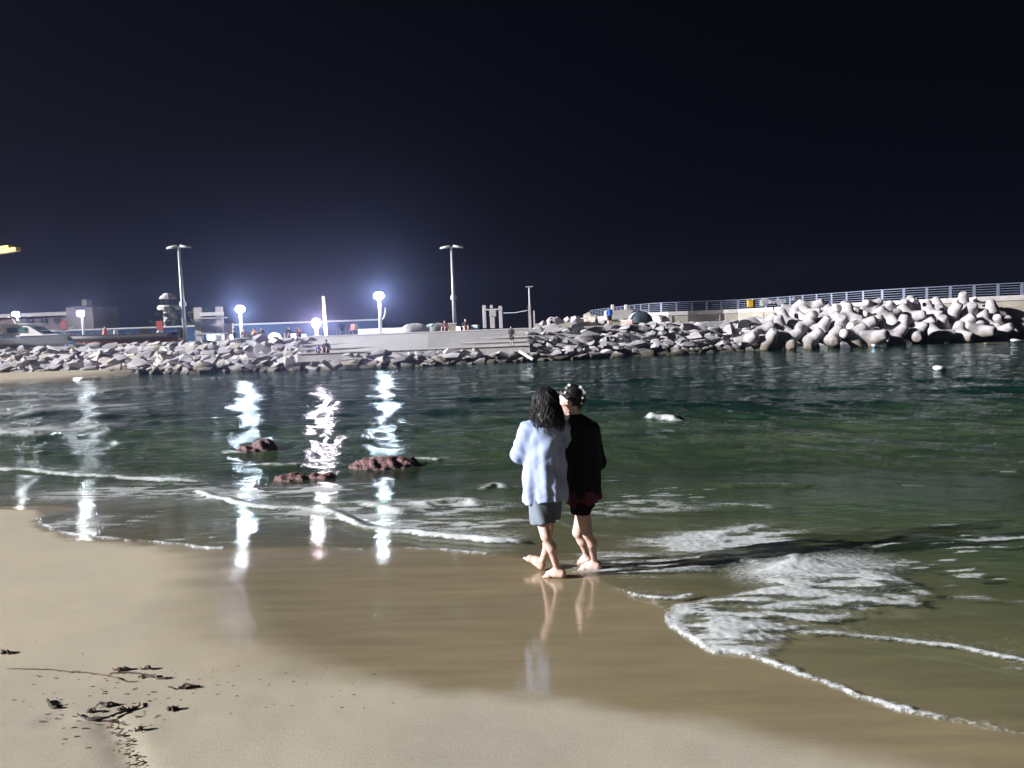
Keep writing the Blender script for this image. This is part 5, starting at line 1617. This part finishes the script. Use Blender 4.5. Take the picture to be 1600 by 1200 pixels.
def shirt_blue(P):
    d = rounds(P, zsB, cxB, cyB, wB, dB, R(-6), foldB)
    # uneven hem: the front and sides ride up
    hem = zh + .012 + .018 * np.sin((P[0] - cxB[0]) * 14 + 1.0)
    d = np.maximum(d, hem - P[2])
    d = smin(d, cap(P, shL + np.array([.01, 0, -.01]), shR + np.array([-.01, 0, -.01]), .058, .058), .05)
    wr = .004 * np.sin(P[2] * 48 + P[0] * 60 + 2 * np.sin(P[1] * 30)) + .003 * np.sin(P[2] * 95 - P[1] * 70 + P[0] * 40)
    sl_a = smin(cap(P, shL, elL + np.array([.0, 0, .0]), .066, .072), cap(P, elL, elL * .45 + wrL * .55, .070, .052), .03) + wr
    sl_b = smin(cap(P, shR, elR, .066, .066), cap(P, elR, elR * .45 + wrR * .55, .064, .050), .03) + wr
    d = smin(d, sl_a, .035); d = smin(d, sl_b, .035)
    # collar
    col = np.maximum(np.abs(np.hypot(P[0] - neckB[0], P[1] - neckB[1]) - .066) - .008, np.abs(P[2] - neckB[2] - .002) - .024)
    return smin(d, col, .015)
sdf_obj('shirt', shirt_blue, lo_b + np.array([-.02, -.05, .55]), hi_b + np.array([.06, .0, -.12]), .0085, M_shirt, womanB, relax=2)
zt0 = J(850, 815, YB)[2]; zt1 = J(850, 778, YB)[2]
def shorts_blue(P):
    d = None
    for hp, kn, w_ in ((hipL, knL, .104), (hipR, knR, .104)):
        e = hp * .30 + kn * .70
        q = cap(P, hp + np.array([0, 0, .03]), e, .088, w_) + .004 * np.sin(P[0] * 60 + P[2] * 20)
        d = q if d is None else smin(d, q, .03)
    low = zt0 + .010 * np.sin((P[0] - hipL[0]) * 18 + .5)
    return np.maximum(np.maximum(d, low - P[2]), P[2] - zt1)
sdf_obj('shorts', shorts_blue, lo_b + np.array([0, 0, .40]), hi_b + np.array([0.05, 0, -.85]), .0085, M_shorts, womanB, relax=1)

# ---- long wavy hair: a soft mass with many locks over it
def strands(name, roots, m, parent):
    mb = MB()
    for pts, r in roots:
        n_ = len(pts)
        mb.tube(pts, [r * (1 - .75 * (k / (n_ - 1)) ** 2) for k in range(n_)], 5)
    return mb.build(name, m, parent, smooth=True)
FB = frame(faceB, (0.05, 0, 1))
def hairB(P):
    c = headB
    up = FB[:, 2]; fw = FB[:, 1]
    d = ell(P, c + up * .022 - fw * .022, (.088, .104, .102), FB)
    d = smin(d, ell(P, c - up * .085 - fw * .060, (.108, .066, .105), FB), .05)
    d = smin(d, ell(P, J(858, 656, YB - .05), (.10, .06, .07)), .04)
    cut = (P[0] - c[0]) * fw[0] + (P[1] - c[1]) * fw[1] + (P[2] - c[2]) * fw[2]
    d = np.maximum(d, cut - .060 + np.clip(-(P[2] - c[2]), 0, 1) * .5)
    n_ = np.sin(P[0] * 95 + 3 * np.sin(P[2] * 30)) * .0035 + np.sin(P[2] * 55 + 2 * np.sin(P[0] * 40) + P[1] * 40) * .004
    return d + n_
sdf_obj('hair', hairB, headB + np.array([-.19, -.23, -.30]), headB + np.array([.21, .19, .16]), .0075, M_hair, womanB, relax=1)
hr = random.Random(3); roots = []
for k in range(420):
    a = hr.uniform(-2.3, 2.3)              # around the back of the head
    u0, f0_, r0 = FB[:, 2], FB[:, 1], FB[:, 0]
    top = headB + u0 * (.118 + hr.uniform(-.01, .004)) - f0_ * .02
    pts = []; ph = hr.uniform(0, 6.28); L = hr.uniform(.80, 1.14); fr_ = hr.uniform(1.6, 3.0); amp = hr.uniform(.004, .016)
    dirx = r0 * math.sin(a) - f0_ * math.cos(a)
    for q in range(13):
        t_ = q / 12 * L
        if t_ < .45:
            th = t_ / .45 * math.pi * .52
            rad = .096 * math.sin(th) + .01; hgt = .118 * math.cos(th) + .0
            p = headB + dirx * rad * (1.06 if abs(a) < 1 else .95) + u0 * hgt - f0_ * .016
        else:
            s_ = (t_ - .45) / .55
            p = headB + dirx * (.106 + .022 * math.sin(s_ * 2.2)) - f0_ * (.016 + .03 * s_) + u0 * (-.0 - .205 * s_)
        w_ = amp * min(1, t_ * 1.6)
        p = p + r0 * math.sin(ph + t_ * fr_ * 6.28) * w_ + f0_ * math.cos(ph * 1.3 + t_ * fr_ * 6.28) * w_ * .8
        pts.append(tuple(p))
    roots.append((pts, hr.uniform(.0018, .0045)))
strands('hair_locks', roots, M_hair, womanB)

# ---- woman in black
gK = at_sand(934, 893)
YK = gK[1]
kheelL = gK + np.array([.0, .02, .030]); tk = at_sand(905, 890); ktoeL = np.array([tk[0], YK + .08, float(sand_z(tk[0], YK + .08)) + .02])
kankL = J(928, 878, YK + .04); kknL = J(917, 834, YK - .05); khipL = J(907, 775, YK + .02)
kheelR = J(921, 876, YK + .24); ktoeR = J(903, 880, YK + .32)
kankR = J(917, 866, YK + .24); kknR = J(903, 832, YK + .14); khipR = J(918, 775, YK + .15)
kshL = J(891, 671, YK + .0); kshR = J(925, 671, YK + .10)
kelL = J(889, 712, YK - .02); kwrL = J(872, 720, YK + .22); kelR = J(935, 722, YK + .14); kwrR = J(922, 742, YK + .36)
kneck = J(896, 652, YK + .04); khead = J(890, 625, YK + .05)
kchest = J(909, 690, YK + .04); kwaist = J(911, 735, YK + .05); kpel = J(911, 770, YK + .07)
faceK = np.array([-.97, .12, -.18]); upK = np.array([-.18, .05, 1.0])
def body_black(P):
    d = head(P, khead, faceK, upK, 1.0)
    d = smin(d, cap(P, khead + np.array([.02, 0, -.06]), kneck + np.array([.02, 0, -.06]), .047, .056), .03)
    d = smin(d, cap(P, kchest, kwaist, .11, .095), .08); d = smin(d, cap(P, kwaist, kpel, .10, .115), .08)
    d = smin(d, cap(P, kshL, kshR, .05, .05), .07)
    for a, b2, c in ((kshL, kelL, kwrL), (kshR, kelR, kwrR)):
        d = smin(d, cap(P, a, b2, .045, .036), .03); d = smin(d, cap(P, b2, c, .036, .024), .015)
    d = smin(d, hand(P, kwrL, kwrL - kelL, (-.3, .2, .9)), .01); d = smin(d, hand(P, kwrR, kwrR - kelR, (-.3, .2, .9)), .01)
    for hp, kn, an, he, to in ((khipL, kknL, kankL, kheelL, ktoeL), (khipR, kknR, kankR, kheelR, ktoeR)):
        calf = kn * .66 + an * .34 + np.array([.014, -.010, 0])
        d = smin(d, cap(P, hp, kn, .078, .049), .05)
        leg = smin(cap(P, kn, calf, .046, .046), cap(P, calf, an, .045, .028), .03)
        leg = smin(leg, cap(P, an, he + np.array([0, 0, .012]), .032, .033), .02)
        leg = smin(leg, foot(P, he, to), .022)
        d = smin(d, leg, .012)
    return d
lo_k = np.array([gK[0] - .48, YK - .25, gK[2] - .06]); hi_k = np.array([gK[0] + .16, YK + .60, gK[2] + 1.72])
womanK = sdf_obj('person', body_black, lo_k, hi_k, .0085, SKIN_W, relax=2)
tag(womanK, 'barefoot woman in a long black top with white flowers in her pinned up hair', 'person')
zsK = [J(910, y_, YK)[2] for y_ in (779, 755, 725, 690, 668, 656, 647)]
cxK = [J(x_, 700, YK)[0] for x_ in (910, 911, 911.5, 910.5, 909, 906, 899)]
wK = [w * YK / F_PX for w in (27.5, 28, 28.5, 27, 25, 19, 11)]
dK = [.165, .165, .160, .150, .135, .11, .062]
cyK = [YK + .08, YK + .075, YK + .07, YK + .06, YK + .05, YK + .05, YK + .05]
def foldK(th, z):
    f = np.clip((zsK[4] - z) / .6, 0, 1)
    return .009 * f * np.sin(5 * th + .7 + 2 * z) + .006 * f * np.sin(9 * th - 4 * z)
def shirt_black(P):
    d = rounds(P, zsK, cxK, cyK, wK, dK, R(-18), foldK)
    hem = zsK[0] + .02 + .03 * np.clip((P[0] - cxK[0]) * 4, -1, 1)
    d = np.maximum(d, hem - P[2])
    d = smin(d, cap(P, kshL, kshR, .055, .055), .05)
    d = smin(d, smin(cap(P, kshL, kelL, .064, .064), cap(P, kelL, kelL * .4 + kwrL * .6, .060, .046), .03), .035)
    d = smin(d, smin(cap(P, kshR, kelR, .064, .066), cap(P, kelR, kelR * .4 + kwrR * .6, .062, .046), .03), .035)
    nd = np.hypot(P[0] - kneck[0] - .01, P[1] - kneck[1])
    return smin(d, np.maximum(np.abs(nd - .068) - .007, np.abs(P[2] - kneck[2] + .02) - .018), .012)
sdf_obj('black_top', shirt_black, lo_k + np.array([.05, -.04, .55]), hi_k + np.array([.08, .02, -.14]), .0085, M_blk, womanK, relax=2)
def hem_k(P):
    d = rounds(P, [zsK[0] - .055, zsK[0] + .08], [cxK[0] + .008, cxK[0] + .008], [YK + .08] * 2, [wK[0] * 1.04, wK[0] * .95], [.19, .165], R(-18), lambda th, z: .010 * np.sin(6 * th + 1))
    low = zsK[0] - .045 + .05 * np.clip((P[0] - cxK[0]) * 4, -1, 1) + .006 * np.sin(P[0] * 50)
    return np.maximum(d, low - P[2])
sdf_obj('maroon_hem', hem_k, lo_k + np.array([.05, -.04, .45]), hi_k + np.array([.08, .02, -.8]), .0085, M_maroon, womanK, relax=1)
zk0 = J(905, 801, YK)[2]
def shorts_black(P):
    d = None
    for hp, kn, w_ in ((khipL, kknL, .108), (khipR, kknR, .104)):
        e = hp * .4 + kn * .6
        q = cap(P, hp + np.array([0, 0, .03]), e, .104, w_)
        d = q if d is None else smin(d, q, .03)
    low = zk0 + .05 * sstep(khipL[0] + .05, khipL[0] + .09, P[0])
    return np.maximum(np.maximum(d, low - P[2]), P[2] - zsK[0] + .02)
sdf_obj('black_shorts', shorts_black, lo_k + np.array([0, 0, .40]), hi_k + np.array([0.05, 0, -.8]), .0085, M_blk, womanK, relax=1)
FK = frame(faceK, upK)
kr, kf, ku = FK[:, 0], FK[:, 1], FK[:, 2]
def hairK(P):
    c = khead
    d = ell(P, c + ku * .026 - kf * .020, (.086, .104, .100), FK)
    d = smin(d, ell(P, c - ku * .010 - kf * .085, (.060, .048, .062), FK), .03)      # pinned bun
    d = smin(d, ell(P, c + ku * .06 + kf * .065, (.06, .035, .04), FK), .03)           # fringe
    cut = (P[0] - c[0]) * kf[0] + (P[1] - c[1]) * kf[1] + (P[2] - c[2]) * kf[2]
    hz_ = (P[0] - c[0]) * ku[0] + (P[1] - c[1]) * ku[1] + (P[2] - c[2]) * ku[2]
    d = np.maximum(d, cut - .028 - np.clip(hz_ - .02, -.05, .10) * .9)
    n_ = np.sin(P[0] * 110 + P[2] * 70 + 2 * np.sin(P[1] * 60)) * .003 + np.sin(P[2] * 150 - P[0] * 60) * .002
    return d + n_
sdf_obj('hair', hairK, khead + np.array([-.18, -.17, -.16]), khead + np.array([.22, .17, .19]), .0075, M_hair, womanK, relax=1)
roots = []
for k in range(120):
    a = hr.uniform(-2.0, 2.0); pts = []; ph = hr.uniform(0, 6.28)
    st_ = khead + ku * .115 + kf * hr.uniform(0, .06) + kr * hr.uniform(-.03, .03)
    en = khead - kf * (.085 + hr.uniform(-.02, .035)) - ku * (.01 + hr.uniform(-.05, .05)) + kr * hr.uniform(-.045, .045)
    md = khead + kr * math.sin(a) * .088 + ku * (.05 + .05 * math.cos(a)) - kf * .02
    for q in range(9):
        t_ = q / 8
        p = st_ * (1 - t_) ** 2 + (md * 1.0) * 2 * t_ * (1 - t_) + en * t_ * t_
        dd = p - (khead + ku * .022 - kf * .025); dd = dd / np.linalg.norm(dd)
        rr_2 = 1 / math.sqrt((dd @ kr / .089) ** 2 + (dd @ kf / .107) ** 2 + (dd @ ku / .103) ** 2)
        p = khead + ku * .022 - kf * .025 + dd * max(rr_2, np.linalg.norm(p - (khead + ku * .022 - kf * .025)) * .98) + kr * .003 * math.sin(ph + 9 * t_)
        pts.append(tuple(p))
    roots.append((pts, hr.uniform(.0028, .005)))
for k in range(26):       # loose wisps at the nape and temple
    b0 = khead - kf * hr.uniform(.0, .09) - ku * .06 + kr * hr.uniform(-.06, .06)
    roots.append(([tuple(b0 + np.array([hr.uniform(-.01, .01), hr.uniform(-.01, .01), -.012 * q])) for q in range(5)], .002))
strands('hair_locks', roots, M_hair, womanK)
# white flower garland: one spray of five petalled flowers, plus petal shapes imitating hair sheen
M_petal_sheen = mat('white_petal_and_sheen', (.55, .56, .60), .7)
M_sheen = mat('grey_hair_sheen', (.22, .27, .27), .8)  # grey for the pieces that imitate sheen on the hair
def flower(name, c, n_, r, m, parent):
    n_ = np.array(n_, float); n_ /= np.linalg.norm(n_)
    F = frame(n_, (0.3, .2, 1)); mb = MB()
    for k in range(5):
        a = 2 * math.pi * k / 5; e = F[:, 0] * math.cos(a) + F[:, 2] * math.sin(a); s_ = np.cross(n_, e)
        b0 = np.array(c); tip = b0 + e * r + n_ * r * .25; L1 = b0 + e * r * .6 + s_ * r * .42 + n_ * r * .12; L2 = b0 + e * r * .6 - s_ * r * .42 + n_ * r * .12
        i = len(mb.v); th_ = n_ * r * .10
        for p in (b0, L1, tip, L2): mb.v.append(tuple(p)); 
        for p in (b0, L1, tip, L2): mb.v.append(tuple(p - th_))
        mb.f += [(i, i + 1, i + 2, i + 3), (i + 7, i + 6, i + 5, i + 4), (i, i + 4, i + 5, i + 1), (i + 1, i + 5, i + 6, i + 2), (i + 2, i + 6, i + 7, i + 3), (i + 3, i + 7, i + 4, i)]
    mb.ball(tuple(np.array(c) + n_ * r * .2), r * .25, 6, 4)
    return mb.build(name, m, parent)
def on_hair(al, be):
    dd = kr * math.sin(al) * math.cos(be) + ku * math.sin(be) - kf * math.cos(al) * math.cos(be) * 1.0
    dd = dd / np.linalg.norm(dd); rr_2 = 1 / math.sqrt((dd @ kr / .092) ** 2 + (dd @ kf / .110) ** 2 + (dd @ ku / .106) ** 2)
    return khead + ku * .026 - kf * .020 + dd * rr_2, dd
def hair_px(px, py):
    """the point of the hair surface on the camera side of the head at this place in the picture"""
    Ys = np.arange(YK - .16, YK + .22, .003)
    pts = np.array([J(px, py, Y) for Y in Ys])
    d = hairK((pts[:, 0], pts[:, 1], pts[:, 2]))
    hit = np.nonzero(d < .004)[0]
    if len(hit):
        p = pts[hit[0]]; q = p - khead; q = q / np.linalg.norm(q)
        return p + q * .006, q * .5 + np.array([-.3, -.8, .2])
    return khead + ku * .12, ku
for i, (px, py) in enumerate(((883, 614), (885, 607), (889, 603), (893, 600))):  # left side: petal-shaped pieces standing in for a greyish highlight on her hair
    p, n_ = hair_px(px, py); flower('hair_flower_or_sheen', p, n_, (.011 + .002 * (i % 3)), M_sheen if i % 2 else M_petal_sheen, womanK)
for i, (px, py) in enumerate(((904, 603), (906, 606), (909, 609), (911, 614), (913, 615), (907, 603), (910, 617), (909, 622), (908, 630))):
    p, n_ = hair_px(px, py); flower('hair_flower_or_sheen', p, n_, .016 - .004 * (i > 5), M_petal_sheen, womanK)
# eyes, brows and lips
for (h_, F, par, s_) in ((headB, FB, womanB, .98), (khead, FK, womanK, 1.0)):
    r_, f_, u_ = F[:, 0], F[:, 1], F[:, 2]
    for q in (-1, 1):
        MB().ball(tuple(h_ + f_ * .073 * s_ + u_ * .006 * s_ + r_ * q * .031 * s_), .0115, 10, 7).build('eye', M_eye, par, smooth=True)
        pts = [tuple(h_ + f_ * (.088 - .012 * abs(k - 1) / 1.0 * (k == 2)) * s_ + u_ * (.030 + .003 * (k == 1)) * s_ + r_ * q * (.014 + .016 * k) * s_) for k in range(3)]
        MB().tube(pts, [.0035, .0035, .002], 5).build('eyebrow', M_hair, par)
    MB().tube([tuple(h_ + f_ * (.087 + .004 * (k == 1)) * s_ - u_ * .056 * s_ + r_ * (-.018 + .018 * k) * s_) for k in range(3)], [.003, .0065, .003], 6).build('lips', M_lip, par, smooth=True)

# ================================================================== humid night air
hz_m = bpy.data.materials.new('humid_air'); hz_m.use_nodes = True
nt = hz_m.node_tree
for n_ in list(nt.nodes):
    if n_.type == 'BSDF_PRINCIPLED': nt.nodes.remove(n_)
pv = nt.nodes.new('ShaderNodeVolumePrincipled')
pv.inputs['Color'].default_value = (0.45, 0.52, 0.95, 1)
pv.inputs['Density'].default_value = 0.0024
pv.inputs['Anisotropy'].default_value = 0.9
nt.links.new(pv.outputs[0], [n_ for n_ in nt.nodes if n_.type == 'OUTPUT_MATERIAL'][0].inputs['Volume'])
haze = MB().box((0, 66, 4.4), (400, 192, 17.2)).build('haze', hz_m)
tag(haze, 'thin humid air that glows round the lamps', 'haze', kind='stuff')
